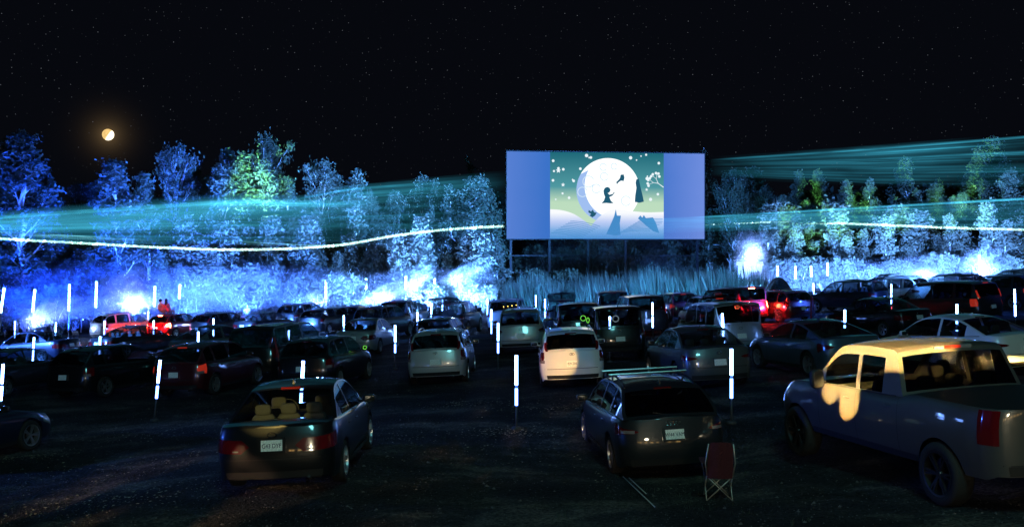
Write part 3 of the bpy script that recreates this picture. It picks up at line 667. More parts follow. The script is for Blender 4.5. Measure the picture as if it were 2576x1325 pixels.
# the pickup beside the camera, placed by its front and rear left wheels
place_car('pickup', 0, 0, -12, 'bronze_grey', 'grey pickup truck with black bed cover at the right, its cab lit yellow', None, cat='pickup truck', name='pickup_truck', pos=(6.12, 14.75))
#__POSTS__
# ------------------------------------------------------------------ glowing posts
PG = 'glowing marker posts between the cars'
emis('led_tube_soft', (0.14, 0.31, 1.0), 11.0)
prn = random.Random(31)
def post(xt, yt, label, lean=(0, 0), mk='led_tube', length=1.0, total=1.5, rad=.031, gap=True, grp=PG):
    p = hit(xt, yt, total); b = Vector((p.x - lean[0] * total, p.y, 0)); b.z = gz(b.x, b.y) - .03
    t = empty('marker_post', loc=b); tag(t, label, 'marker post', grp)
    d = (p - b); low = M[mk if prn.random() < .45 else 'led_tube_soft'] if mk else None; length *= prn.uniform(.92, 1.06) if mk else 1; split = prn.uniform(.34, .55)
    m = MB(); m.tube([(0, 0, 0), d * ((total - length) / total)], .022, 8); m.lathe([(.001, 0.0), (.10, 0.0), (.10, .05), (.03, .07)], 12, 'z'); obj('pole', m, M['pole'], t)
    if mk:
        z0 = (total - length) / total; cut = z0 + (1 - z0) * split
        m = MB(); m.tube([d * (cut + .025 if gap else z0), d], rad, 10); obj('light_tube', m, M[mk], t)
        if gap:
            m = MB(); m.tube([d * z0, d * (cut - .02)], rad, 10); obj('light_tube', m, low, t)
            m = MB(); m.tube([d * (cut - .02), d * (cut + .025)], rad * .9, 10); obj('tube_joint', m, M['led_dim'], t)
    else:
        m = MB(); m.tube([d * ((total - length) / total), d], .03, 8); obj('unlit_tube', m, M['reddish_pole'], t)
    m = MB(); m.tube([d, d * 1.012], rad * 1.15, 10); obj('end_cap', m, M['pole'], t)
    return t
for a in [
 (8, 915, 'glowing post at left edge behind the nearest dark car', (.06, 0)),
 (403, 905, 'tall glowing post left of the G43 DYF saloon, tilted right', (.10, 0)),
 (763, 907, 'glowing post standing just beyond the G43 DYF saloon roof', (.06, 0)),
 (1299, 893, 'glowing post alone in the aisle between the two front cars', (0, 0)),
 (1840, 877, 'glowing post between the dark estate and the pickup', (0, 0)),
 (994, 818, 'glowing post left of the plain silver estate', (0, 0)),
 (1253, 812, 'glowing post between plain silver estate and the 929 ZHL estate', (0, 0)),
 (1534, 796, 'glowing post right of the 929 ZHL estate', (0, 0)),
 (1817, 788, 'glowing post over the right shoulder of the dark grey saloon', (-.05, 0)),
 (727, 830, 'glowing post at the left flank of the black hatchback', (.06, 0)),
 (86, 848, 'glowing post in front of the side-on dark blue saloon', (.06, 0)),
 (252, 846, 'short glowing post left of purple-lit dark saloon', (.04, 0)),
 (499, 834, 'glowing post above the red-tailed hatchback roof', (.02, 0)),
 (1050, 785, 'glowing post right of the glossy black SUV', (0, 0)),
 (1085, 764, 'glowing post just right of the standing person', (0, 0)),
 (1113, 753, 'glowing post behind the left of the SUV with raised tailgate', (0, 0)),
 (1226, 750, 'far glowing post left of the silver SUV with amber dots', (0, 0)),
 (1236, 778, 'nearer glowing post left of the pale silver SUV', (0, 0)),
 (1348, 743, 'far glowing post right of the silver SUV with amber dots', (0, 0)),
 (1371, 752, 'glowing post left of the small dark SUV', (0, 0)),
 (1641, 761, 'glowing post right of the black SUV with ring', (-.02, 0)),
 (2046, 712, 'glowing post left of right-hand SUV with raised tailgate', (-.04, 0)),
 (2165, 704, 'glowing post right of right-hand SUV with raised tailgate', (-.04, 0)),
 (2242, 715, 'glowing post in front of the white SUV lit blue', (0, 0)),
 (2552, 727, 'glowing post at right edge beside the dark SUV', (-.03, 0)),
 (2125, 779, 'glowing post between blue-grey coupe and black saloon', (0, 0)),
 (210, 778, 'glowing post standing alone on open ground at the left', (.03, 0)),
 (38, 808, 'glowing post above roof of side-on dark blue saloon', (.02, 0)),
 (141, 811, 'glowing post at tail of side-on dark blue saloon', (.05, 0)),
 (290, 781, 'glowing post tip above left of orange-lit white SUV roof', (0, 0)),
 (373, 783, 'glowing post tip above right of orange-lit white SUV roof', (0, 0)),
 (263, 807, 'glowing post in front of orange-lit white SUV', (.02, 0)),
 (387, 806, 'glowing post between orange-lit white SUV and red hatchback', (.02, 0)),
 (534, 765, 'glowing post rising above the dark estate roof', (0, 0)),
 (614, 763, 'glowing post beside the dark person at the left', (0, 0)),
 (537, 801, 'glowing post above the teal-grey rounded coupe', (0, 0)),
 (865, 793, 'glowing post left of the light silver saloon', (0, 0)),
 (2407, 765, 'short warm glowing post above the pale saloon roof', (0, 0)),
]: post(*a)
for xt, yt, lab, ln in [(690, 848, 'unlit post in red light leaning left beside the black minivan', (-.22, 0)), (1693, 740, 'thin unlit red post before the dark hatchback lit red', (0, 0)), (1846, 735, 'thin unlit red post before the glowing red SUV', (0, 0)), (2040, 745, 'thin unlit red post right of the red-washed estate', (0, 0))]:
    post(xt, yt, lab, ln, mk=None, length=1.1)
def tall_post(xt, yt, xb_, yb, d, label):
    p, q = px(xt, yt, d), px(xb_, yb, d); b = Vector((q.x - (p.x - q.x) * .5, q.y, 0)); b.z = gz(b.x, b.y) - .03
    t = empty('light_pole', loc=b); tag(t, label, 'light pole', 'tall light poles along the edge of the wood')
    m = MB(); m.tube([(0, 0, 0), q - b], .03, 8); obj('pole', m, M['pole'], t)
    n_ = 4
    for i in range(n_):
        a0, a1 = q.lerp(p, i / n_ + .01) - b, q.lerp(p, (i + 1) / n_ - .02) - b
        m = MB(); m.tube([a0, a1], .065, 8); obj('light_tube', m, M['led_tube'], t)
    m = MB(); m.tube([q - b - Vector((0, .07, 0)), p - b - Vector((0, .07, 0)) * 0 + Vector((0, .08, 0))], .02, 6); obj('tube_bracket', m, M['pole'], t)
for a in [(11, 723, 2, 787, 66, 'tall light pole at far left edge of the wood'), (88, 727, 82, 786, 67, 'second tall light pole from the left edge, tilted right'), (175, 714, 173, 783, 68, 'tall upright light pole left of the lone ground post'), (243, 707, 241, 774, 69, 'tallest-looking light pole right of the lone ground post'),
 (390, 719, 388, 771, 72, 'thin light pole above the orange-lit white SUV'), (453, 715, 451, 752, 73, 'thin light pole behind the two seated people'), (820, 704, 820, 752, 74, 'light pole among white-lit shrubs at the middle left'), (921, 700, 921, 735, 75, 'light pole left of the sloping smoke plume'), (1021, 694, 1021, 728, 76, 'light pole inside the sloping smoke plume'), (1093, 700, 1093, 723, 77, 'light pole right of the sloping smoke plume'),
 (1956, 668, 1956, 695, 76, 'leftmost light pole by the right-hand thicket'), (2001, 669, 2001, 702, 76, 'second light pole by the right-hand thicket'), (2040, 668, 2041, 697, 76, 'third light pole by the right-hand thicket'), (2082, 660, 2082, 694, 77, 'brightest light pole among right-hand thicket leaves'), (2463, 640, 2465, 692, 78, 'tall bright light pole near right edge of the wood')]: tall_post(*a)

# ------------------------------------------------------------------ drive-in screen
def scr_mat(name, stops, axis=1, lo=0.0, hi=1.0, strength=1.0, nz=0.0):
    m = bpy.data.materials.new(name); m.use_nodes = True; n, l = NG(m.node_tree); o = n.new('ShaderNodeOutputMaterial'); e = n.new('ShaderNodeEmission'); e.inputs[1].default_value = strength
    t = n.new('ShaderNodeTexCoord'); sp = n.new('ShaderNodeSeparateXYZ'); l.new(t.outputs['Object'], sp.inputs[0]); mr = n.new('ShaderNodeMapRange'); mr.inputs[1].default_value = lo; mr.inputs[2].default_value = hi; l.new(sp.outputs[axis], mr.inputs[0])
    v = mr.outputs[0]
    if nz:
        q = n.new('ShaderNodeTexNoise'); q.inputs['Scale'].default_value = .6; q.inputs['Detail'].default_value = 4; l.new(t.outputs['Object'], q.inputs['Vector']); ad = n.new('ShaderNodeMath'); ad.operation = 'MULTIPLY_ADD'; ad.inputs[1].default_value = nz; l.new(q.outputs[0], ad.inputs[0]); l.new(mr.outputs[0], ad.inputs[2]); v = ad.outputs[0]
    cr = n.new('ShaderNodeValToRGB'); els = cr.color_ramp.elements
    els[0].position = stops[0][0]; els[0].color = (*stops[0][1], 1); els[1].position = stops[-1][0]; els[1].color = (*stops[-1][1], 1)
    for p_, c_ in stops[1:-1]: x = els.new(p_); x.color = (*c_, 1)
    l.new(v, cr.inputs[0]); l.new(cr.outputs[0], e.inputs[0]); l.new(e.outputs[0], o.inputs[0]); M[name] = m; return m
dl, dr = 94.0, 96.2
sL, sR, sLb = px(1275, 381, dl), px(1772, 386, dr), px(1275, 600, dl)
ux = (sR - sL); ux.z = 0; SW = ux.length; ux.normalize(); SH = sL.z - sLb.z
smw = Matrix((ux, ux.cross(Vector((0, 0, 1))) * -1, Vector((0, 0, 1)))).transposed().to_4x4()   # local x right, y towards back, z up
smw = Matrix((ux, Vector((0, 0, 1)).cross(ux), Vector((0, 0, 1)))).transposed().to_4x4(); smw.translation = Vector((sLb.x, sLb.y, sLb.z))
scr = empty('cinema_screen', smw); tag(scr, 'huge lit drive-in screen on thin posts showing a moonlit cartoon night', 'screen')
scr_mat('scr_side', [(0, (.10, .22, .66)), (.22, (.045, .17, .58)), (.5, (.05, .18, .60)), (.8, (.07, .19, .62)), (1, (.15, .26, .72))], 0, 0, SW, 1.0, .04)
m = MB(); m.box((SW/2, .12, SH/2), (SW, .22, SH)); panel = obj('screen_panel', m.mesh('panel', False), M['scr_side'], scr)
def layer(name, pts, mat, k, holder=panel):
    m = MB(); m.add([(x * SW, -.004 * k, z * SH) for x, z in pts], [tuple(range(len(pts)))]); return obj(name, m.mesh(name, False), M[mat], holder)
PX0, PX1 = .215, .790; asp = SW / SH
scr_mat('scr_sky', [(0, (.55, .75, .55)), (.42, (.50, .72, .52)), (.60, (.08, .32, .36)), (1, (.012, .14, .19))], 2, 0, SH, 1.0)
emis('scr_moon', (.95, 1.0, 1.0), 1.25); emis('scr_white', (.85, .95, 1.0), 1.0); emis('scr_dark', (.015, .10, .17), 1.0); emis('scr_blue', (.06, .26, .58), 1.0); emis('scr_shade', (.35, .52, .88), 1.0); emis('scr_crater', (.62, .78, .95), 1.0)
scr_mat('scr_snow', [(0, (.07, .28, .66)), (.10, (.20, .42, .78)), (.20, (.52, .62, .92)), (.30, (.95, .97, 1.0))], 2, 0, SH, 1.0)
layer('picture_sky', [(PX0, 0), (PX1, 0), (PX1, 1), (PX0, 1)], 'scr_sky', 1)
def disc(cx, cz, r, n=40, rz=None): return [(cx + r / asp * math.cos(2*math.pi*i/n), cz + (rz or r) * math.sin(2*math.pi*i/n)) for i in range(n)]
mc = ((1527 - 1275) / 497, (600 - 477) / 219.0); mr_ = 82 / 219.0
layer('picture_moon', disc(mc[0], mc[1], mr_, 64), 'scr_moon', 3)
cres = [(mc[0] + mr_/asp*math.cos(a), mc[1] + mr_*math.sin(a)) for a in [R(150 + i * 6) for i in range(18)]]; cres += [(mc[0] + .03 + mr_/asp*.93*math.cos(a), mc[1] + .05 + mr_*.98*math.sin(a)) for a in [R(252 - i * 6) for i in range(18)]]
layer('picture_moon_shade', cres, 'scr_shade', 4)
def ringpts(cx, cz, r, w_, a0=0, a1=360, n=26):
    o_ = [(cx + r/asp*math.cos(R(lerp(a0, a1, i/n))), cz + r*math.sin(R(lerp(a0, a1, i/n)))) for i in range(n+1)]; i_ = [(cx + (r-w_)/asp*math.cos(R(lerp(a1, a0, i/n))), cz + (r-w_)*math.sin(R(lerp(a1, a0, i/n)))) for i in range(n+1)]; return o_ + i_
for x, z, r in ((-.10, .10, .07), (-.06, .02, .055), (-.025, .27, .045), (.03, .28, .04), (-.13, -.02, .06), (.09, -.12, .06), (-.02, .16, .05)):
    layer('picture_crater', ringpts(mc[0] + x, mc[1] + z, r, .010, 20, 330), 'scr_crater', 5)
sr = random.Random(3)
for i in range(66):
    x, z = sr.uniform(PX0 + .008, PX1 - .01), sr.uniform(.45, .985)
    if math.hypot((x - mc[0]) * asp, z - mc[1]) < mr_ + .03: continue
    r = sr.choice((.009, .013, .016, .020)); 
    if i % 7 == 0: pts = [(x + (r*1.6 if k % 2 == 0 else r*.7)/asp*math.sin(k*math.pi/5), z + (r*1.6 if k % 2 == 0 else r*.7)*math.cos(k*math.pi/5)) for k in range(10)]
    else: pts = disc(x, z, r, 10)
    layer('picture_star', pts, 'scr_white', 2)
def hump(pts, n=60):
    xs2 = [lerp(pts[0][0], pts[-1][0], i / n) for i in range(n + 1)]; return [(pts[0][0], 0), (pts[-1][0], 0)] + [(x, sinterp(pts, x)) for x in reversed(xs2)]
layer('picture_snow_hill', hump([(PX0, .34), (.27, .33), (.33, .29), (.38, .22), (.42, .15)]), 'scr_snow', 6)
layer('picture_snow_hill', hump([(.40, .06), (.425, .16), (.46, .25), (.51, .33), (.55, .345), (.62, .325), (.70, .31), (PX1, .315)]), 'scr_snow', 7)
for i in range(9):
    z0 = .02 + .017 * i; x0 = .22 + .012 * i
    a = [(lerp(x0, x0 + .15, t/10), z0 + .05 - .06*(t/10)**2) for t in range(11)]; layer('picture_snow_line', a + [(x, z - .006) for x, z in reversed(a)], 'scr_blue', 8)
    x1 = .56 + .012 * i; a = [(lerp(x1, min(PX1 - .005, x1 + .16), t/10), z0 + .10 - .05*(1 - t/10)**2 - .02*(t/10)) for t in range(11)]; layer('picture_snow_line', a + [(x, z - .006) for x, z in reversed(a)], 'scr_blue', 8)
def q(*p): return [((x - 1275) / 497.0, (600 - y) / 219.0) for x, y in p]
# generic silhouettes: a small dancer, a bird-like blot, a tall cloaked figure, rocks, a plant and a bare branch
dn = q((1524,468),(1530,470),(1533,476),(1530,482),(1526,484),(1530,488),(1538,486),(1542,480),(1543,483),(1538,490),(1530,494),(1534,504),(1541,509),(1532,510),(1522,509),(1510,510),(1516,503),(1519,494),(1516,486),(1515,478),(1518,471))
layer('picture_silhouette', dn, 'scr_dark', 9)
layer('picture_silhouette', q((1558,437),(1566,436),(1568,444),(1566,453),(1559,452),(1552,457),(1549,462),(1547,456),(1554,449),(1557,444)), 'scr_dark', 9)
layer('picture_silhouette', q((1598,448),(1604,447),(1606,456),(1609,470),(1614,490),(1617,505),(1606,508),(1594,506),(1595,490),(1598,470),(1596,457)), 'scr_dark', 9)
layer('picture_silhouette', q((1478,527),(1484,531),(1488,526),(1492,533),(1498,534),(1494,541),(1487,546),(1480,541),(1484,537),(1477,533)), 'scr_dark', 9)
layer('picture_silhouette', q((1542,542),(1546,525),(1549,541),(1559,541),(1556,560),(1558,590),(1545,592),(1522,588),(1532,566)), 'scr_blue', 9)
layer('picture_silhouette', q((1602,548),(1608,540),(1613,546),(1617,539),(1622,547),(1640,545),(1648,560),(1656,585),(1640,580),(1618,562)), 'scr_blue', 9)
def twig(p, ang, ln, wd, dep):
    e_ = (p[0] + ln * math.cos(ang), p[1] - ln * math.sin(ang)); nx, ny = math.sin(ang) * wd, math.cos(ang) * wd
    layer('picture_branch', q((p[0]-nx, p[1]-ny), (p[0]+nx, p[1]+ny), (e_[0]+nx*.6, e_[1]+ny*.6), (e_[0]-nx*.6, e_[1]-ny*.6)), 'scr_white', 9)
    if dep:
        for da in (-.55, .5): twig(e_, ang + da, ln * .72, wd * .7, dep - 1)
    else: layer('picture_branch', disc((e_[0]-1275)/497., (600-e_[1])/219., .016, 8), 'scr_white', 9)
twig((1667, 468), math.pi * .80, 17, 1.2, 3)
pmat('steel_post', (.02, .022, .025), .6, .3)
for fx in (.022, .215, .41, .60, .97):
    x = fx * SW; wp = smw @ Vector((x, .35, 0)); zb = gz(wp.x, wp.y) - smw.translation.z
    m = MB(); m.box((x, .42, (zb + SH - .3) / 2), (.22, .22, SH - .3 - zb)); obj('support_post', m.mesh('post', False), M['steel_post'], scr)
for z in (-1.6, -3.2):
    m = MB(); m.box((SW/2, .56, z), (SW * .96, .06, .10)); obj('cross_beam', m.mesh('beam', False), M['steel_post'], scr)
m = MB(); m.box((SW/2, -.02, -.05), (SW + .1, .12, .10)); m.box((SW/2, -.02, SH + .05), (SW + .1, .12, .10)); m.box((-.04, -.02, SH/2), (.08, .12, SH)); m.box((SW + .04, -.02, SH/2), (.08, .12, SH)); obj('screen_frame', m.mesh('frame', False), M['steel_post'], scr)

# ------------------------------------------------------------------ moon
mp_ = MOON_DIR * 6000 + Vector((0, 0, CAMZ)); m = MB(); m.ball((0, 0, 0), 6000 * math.tan(R(.30)), 40, 24)
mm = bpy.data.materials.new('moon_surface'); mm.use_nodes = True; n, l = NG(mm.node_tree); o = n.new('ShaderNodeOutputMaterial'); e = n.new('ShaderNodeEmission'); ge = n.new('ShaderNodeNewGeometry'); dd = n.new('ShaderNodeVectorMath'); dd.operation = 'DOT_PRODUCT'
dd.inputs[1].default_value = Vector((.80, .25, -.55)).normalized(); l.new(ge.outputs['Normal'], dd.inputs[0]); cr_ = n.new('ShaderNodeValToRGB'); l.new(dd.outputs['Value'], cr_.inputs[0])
cr_.color_ramp.elements[0].position = .06; cr_.color_ramp.elements[0].color = (.95, .62, .22, 1); cr_.color_ramp.elements[1].position = .26; cr_.color_ramp.elements[1].color = (2.6, 2.2, 1.5, 1)  # sunlit crescent and dim side are painted into the emission
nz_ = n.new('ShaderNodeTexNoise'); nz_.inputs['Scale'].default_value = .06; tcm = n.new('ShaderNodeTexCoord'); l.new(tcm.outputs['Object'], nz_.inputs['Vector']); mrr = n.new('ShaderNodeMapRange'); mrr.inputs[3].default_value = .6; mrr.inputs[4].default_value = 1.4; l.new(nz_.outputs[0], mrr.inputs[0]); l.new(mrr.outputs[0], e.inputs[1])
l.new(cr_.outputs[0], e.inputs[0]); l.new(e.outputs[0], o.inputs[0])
tag(obj('moon', m, mm, loc=mp_), 'waxing yellow moon with bright lower right crescent in the dark sky', 'moon')

# ------------------------------------------------------------------ trees
def leafquad(mb, p, s, rr):
    a = Vector((rr.gauss(0, 1), rr.gauss(0, 1), rr.gauss(0, 1))).normalized(); b = a.cross(Vector((rr.gauss(0, 1), rr.gauss(0, 1), rr.gauss(0, 1)))).normalized()
    mb.add([p - a * s, p + b * s * .55, p + a * s, p - b * s * .55], [(0, 1, 2, 3)])
def make_tree(seed, h, style):
    rr = random.Random(seed); tr, lf = MB(), MB()
    st_ = dict(broad=(.20, .25, 30, .85, .46), birch=(.22, .155, 30, 1.0, .36), poplar=(.14, .105, 34, 1.15, .28), sapling=(.20, .17, 16, 1.1, .36), conifer=(.06, .20, 54, -.10, .30), shrub=(.04, .55, 16, .8, .55))[style]
    base_, wid, nb, upa, cl = st_
    stems = 1 if style != 'shrub' else 6
    cs = cl * h / 9.0 * (1.5 if style in ('shrub', 'sapling') else 1)
    def clump(p, k, size):
        for i in range(k):
            d = Vector((rr.gauss(0, .5), rr.gauss(0, .5), rr.gauss(0, .42))) * size; leafquad(lf, p + d, rr.uniform(.09, .17) * (.8 if style == 'conifer' else 1), rr)
    for s_ in range(stems):
        top = Vector((rr.uniform(-.06, .06) * h, rr.uniform(-.05, .05) * h, h * (1 if stems == 1 else rr.uniform(.7, 1)))) if stems == 1 else Vector((rr.uniform(-.4, .4) * h, rr.uniform(-.4, .4) * h, h * rr.uniform(.65, 1)))
        pts = []; nseg = 9; wob = [Vector((rr.gauss(0, .012) * h, rr.gauss(0, .012) * h, 0)) for i in range(nseg + 1)]
        for i in range(nseg + 1):
            t = i / nseg; pts.append(top * t + wob[i] * (1 if 0 < i else 0))
        r0 = h * (.016 if style not in ('shrub', 'sapling') else .010); rads = [r0 * (1 - .88 * i / nseg) for i in range(nseg + 1)]
        tr.tube(pts, rads, 6)
        def at(t): f = t * nseg; i = min(nseg - 1, int(f)); return pts[i].lerp(pts[i+1], f - i)
        n_ = nb if stems == 1 else 6
        for k in range(n_):
            t = base_ + (1 - base_) * (k + rr.random()) / n_ * .97; p = at(t); az = k * 2.4 + rr.uniform(-.5, .5); u = (t - base_) / (1 - base_)
            prof = (1.02 - u) if style == 'conifer' else ((math.sin(math.pi * min(1, u * .82 + .16)) ** .7) if style in ('shrub', 'broad') else 1.25 * (1.03 - u) ** .75 * min(1, .45 + 2.5 * u))
            ln = wid * h * prof * rr.uniform(.65, 1.15) / (1 if stems == 1 else 2.2); ua = upa + rr.uniform(-.25, .25)
            d = Vector((math.cos(az) * math.cos(ua), math.sin(az) * math.cos(ua), math.sin(ua))); bp_ = [p, p + d * ln * .5 + Vector((0, 0, -.02 * ln)), p + d * ln + Vector((0, 0, (.12 if style != 'conifer' else -.12) * ln))]
            tr.tube(bp_, [r0 * .38 * (1 - .6 * t), r0 * .25 * (1 - .6 * t), r0 * .08], 4, False)
            if style == 'conifer':
                for q_ in range(4): clump(bp_[0].lerp(bp_[2], .3 + .22 * q_), 16, ln * .30 + .12)
                continue
            if rr.random() < .90: clump(bp_[2], 46, cs)
            for q_ in range(4):
                f = rr.uniform(.35, .95); b0 = bp_[0].lerp(bp_[2], f); dd_ = (d + Vector((rr.gauss(0, .6), rr.gauss(0, .6), rr.gauss(.15, .4)))).normalized(); b1 = b0 + dd_ * ln * rr.uniform(.3, .55)
                tr.tube([b0, b1], [r0 * .12, r0 * .05], 3, False)
                if rr.random() < .88: clump(b1, 44, cs * rr.uniform(.7, 1.1))
    if style != 'conifer': clump(pts[-1], 16, cs * .5)
    return tr.mesh('trunk'), lf.mesh('crown', False)
TREES = {}
for st_, hh, cnt in (('broad', 12, 3), ('birch', 12, 3), ('poplar', 12, 3), ('sapling', 6, 3), ('conifer', 12, 2), ('shrub', 3.2, 4)):
    TREES[st_] = [(hh, *make_tree(hash_ * 17 + len(st_), hh, st_)) for hash_ in range(1, cnt + 1)]
ORD = ['first', 'second', 'third', 'fourth', 'fifth', 'sixth', 'seventh', 'eighth', 'ninth', 'tenth', 'eleventh', 'twelfth', 'thirteenth', 'fourteenth', 'fifteenth', 'sixteenth', 'seventeenth', 'eighteenth', 'nineteenth', 'twentieth'] + ['twenty-' + w_ for w_ in ('first', 'second', 'third', 'fourth', 'fifth', 'sixth', 'seventh', 'eighth', 'ninth')] + ['thirtieth']
tcount = [0]; trr = random.Random(21)
def tree(style, x, ytop, d, label, grp, wide=1.0, leaf='leaf', bark='bark_pale', ybase=None):
    v = TREES[style]; tcount[0] += 1; hh, tm, lm = v[tcount[0] % len(v)]
    p = px(x, ytop, d); b = Vector((p.x, d, gz(p.x, d) - .05)); s_ = max(.3, (p.z - b.z) / hh)
    nm = {'conifer': 'spruce_tree', 'shrub': 'shrub', 'poplar': 'poplar_tree', 'sapling': 'young_tree'}.get(style, 'tree')
    t = empty(nm, Matrix.Translation(b) @ Matrix.Rotation(trr.uniform(0, 6.28), 4, 'Z') @ Matrix.Diagonal((s_ * wide, s_ * wide, s_, 1)))
    tag(t, label, 'shrub' if style == 'shrub' else 'tree', grp)
    obj('trunk' if style != 'shrub' else 'stems', tm, M[bark], t); obj('crown' if style != 'shrub' else 'foliage', lm, M[leaf], t)
GL, GR = 'trees of the wood left of the screen', 'trees of the wood right of the screen'
for a in [
 ('birch', 72, 345, 77, 'tallest dark blue tree at the far left', GL, 1.45), ('birch', 12, 440, 82, 'dark blue tree cut by the left edge', GL, 1.3), ('birch', 140, 430, 84, 'dark tree just right of the tallest left tree', GL, 1.2), ('broad', 195, 495, 88, 'low dark tree under the moon', GL, .7), ('birch', 255, 520, 92, 'dim low tree right of the moon column', GL, 1.3),
 ('birch', 312, 412, 78, 'pale-trunked birch leftmost of the blue birch pair', GL, 1.2), ('birch', 368, 440, 80, 'pale-trunked birch right of the blue birch pair', GL), ('broad', 455, 394, 82, 'rounded blue tree left of the green-topped poplars', GL, .7), ('birch', 505, 425, 86, 'slim tree touched green beside the rounded blue tree', GL), ('birch', 560, 418, 79, 'forking white-limbed birch before the green poplars', GL, 1.1),
 ('poplar', 608, 378, 84, 'left poplar of the green-lit pair', GL, 1.2), ('poplar', 640, 392, 82, 'right poplar of the green-lit pair', GL, 1.2), ('broad', 662, 370, 88, 'blue tree rising behind the green-lit poplars', GL, .7), ('poplar', 695, 405, 81, 'green-lit poplar right of the blue tree top', GL, 1.1), ('birch', 735, 452, 84, 'blue-lit tree with long branches above the laser line', GL),
 ('broad', 808, 432, 86, 'dark blue tree left of the green zigzag tree', GL, .8), ('birch', 838, 440, 88, 'dark blue slim tree touching the green zigzag tree', GL), ('poplar', 882, 432, 83, 'green-lit zigzag poplar in the left wood', GL, 1.2), ('birch', 945, 500, 88, 'low teal tree under the laser sheet', GL, 1.1), ('broad', 1008, 510, 90, 'teal-lit tree between zigzag poplar and fan-shaped tree', GL, .65), ('poplar', 1075, 458, 88, 'slim green-tipped poplar near the screen', GL), ('birch', 1128, 470, 86, 'teal-lit birch left of the fan-shaped tree', GL), ('birch', 1172, 448, 85, 'fan-shaped pale tree nearest the screen on its left', GL, 1.5), ('conifer', 1196, 390, 108, 'dim dark spruce peeping above the wood left of the screen', GL), ('broad', 1245, 500, 102, 'dark tree touching the left end of the screen', GL, .8),
 ('conifer', 1782, 370, 104, 'dark spruce at the right end of the screen', GR, .8), ('broad', 1835, 445, 98, 'dim teal tree right of the dark spruce', GR, .8), ('birch', 1880, 428, 100, 'tall dim tree second right of the dark spruce', GR, 1.2), ('birch', 1925, 470, 98, 'dim slim tree left of the first green tip', GR), ('poplar', 1990, 436, 98, 'first green-tipped poplar right of the screen', GR, 1.1), ('poplar', 2035, 505, 92, 'low green-lit poplar above the smoke', GR, 1.2), ('poplar', 2082, 428, 98, 'second green-tipped poplar right of the screen', GR, 1.2), ('poplar', 2145, 460, 93, 'bright green poplar in the middle right', GR, 1.3), ('birch', 2200, 480, 97, 'dark tree right of the bright green poplar', GR, 1.2), ('poplar', 2252, 400, 100, 'tall green-tipped poplar of the right half', GR, 1.3), ('birch', 2300, 440, 97, 'blue-green tree right of the tall green poplar', GR, 1.1), ('birch', 2345, 470, 94, 'pale tree with blue top in the right wood', GR, 1.1), ('poplar', 2375, 452, 96, 'narrow green-tipped poplar in the right wood', GR), ('poplar', 2435, 378, 100, 'tallest green-topped poplar at the right', GR, 1.4), ('birch', 2482, 355, 102, 'tallest dim tree near the right edge', GR, 1.2), ('birch', 2525, 432, 90, 'blue-lit tree near the right edge', GR, 1.2), ('birch', 2568, 440, 92, 'blue-lit tree cut by the right edge', GR, 1.2)]:
    tree(*a)
for i in range(30):
    x = 15 + i * 42 + trr.uniform(-16, 16); tree('birch' if i % 2 else 'poplar', x, trr.uniform(440, 560), trr.uniform(84, 92), ORD[i] + ' slender background tree of the left wood, counting from the left', 'slender background trees of the left wood', trr.uniform(.8, 1.2))
for i in range(22):
    x = 1800 + i * 36 + trr.uniform(-12, 12); tree('birch' if i % 2 else 'poplar', x, trr.uniform(450, 545), trr.uniform(88, 97), ORD[i] + ' slender background tree of the right wood, counting from the screen', 'slender background trees of the right wood', trr.uniform(.8, 1.2))
# younger growth along both edges of the wood; its stems cannot be told apart in the picture
for i in range(26):
    x = 470 + i * 31 + trr.uniform(-14, 14); tree('sapling', x, trr.uniform(540, 650), trr.uniform(77, 83), ORD[i] + ' pale-lit young tree left of the screen, counting from the left', 'young trees left of the screen', trr.uniform(.9, 1.3), 'leaf_light')
for i in range(16):
    x = 5 + i * 29 + trr.uniform(-10, 10); tree('sapling', x, trr.uniform(545, 670), trr.uniform(77, 83), ORD[i] + ' deep blue young tree at far left, counting from the left edge', 'young trees at the far left', trr.uniform(.9, 1.2))
for i in range(30):
    x = 1915 + i * 22 + trr.uniform(-9, 9); tree('sapling', x, trr.uniform(500, 620), trr.uniform(80, 87), ORD[i] + ' white-lit young tree right of the screen, counting from the screen', 'young trees right of the screen', trr.uniform(.9, 1.3), 'leaf_light')
for i in range(17):
    x = 490 + i * 46 + trr.uniform(-16, 16); tree('shrub', x, trr.uniform(665, 730), trr.uniform(73, 78), ORD[i] + ' white-lit shrub at the foot of the left wood, counting from the left', 'shrubs at the foot of the left wood', trr.uniform(.8, 1.2), 'leaf_light')
for i in range(8):
    x = 20 + i * 56 + trr.uniform(-14, 14); tree('shrub', x, trr.uniform(690, 745), trr.uniform(73, 78), ORD[i] + ' dim blue shrub at the far left of the wood, counting from the left edge', 'shrubs at the far left', trr.uniform(.8, 1.2))
for i in range(22):
    x = 1925 + i * 30 + trr.uniform(-10, 10); tree('shrub', x, trr.uniform(625, 668), trr.uniform(77, 82), ORD[i] + ' white-lit shrub at the foot of the right wood, counting from the screen', 'shrubs at the foot of the right wood', trr.uniform(.8, 1.3), 'leaf_light')
for i in range(7):
    x = 1285 + i * 27 + trr.uniform(-9, 9); tree('shrub', x, trr.uniform(655, 690), trr.uniform(84, 90), ORD[i] + ' teal-lit shrub below the left half of the screen, counting from the left', 'shrubs below the screen', trr.uniform(.7, 1.0))
for i in range(24):
    x = 1285 + i * 27 + trr.uniform(-9, 9); tree('shrub', x, trr.uniform(598, 640), trr.uniform(98, 104), ORD[i] + ' dim bush on the dark bank behind the screen posts, counting from the left', 'bushes behind the screen posts', trr.uniform(.7, 1.0))
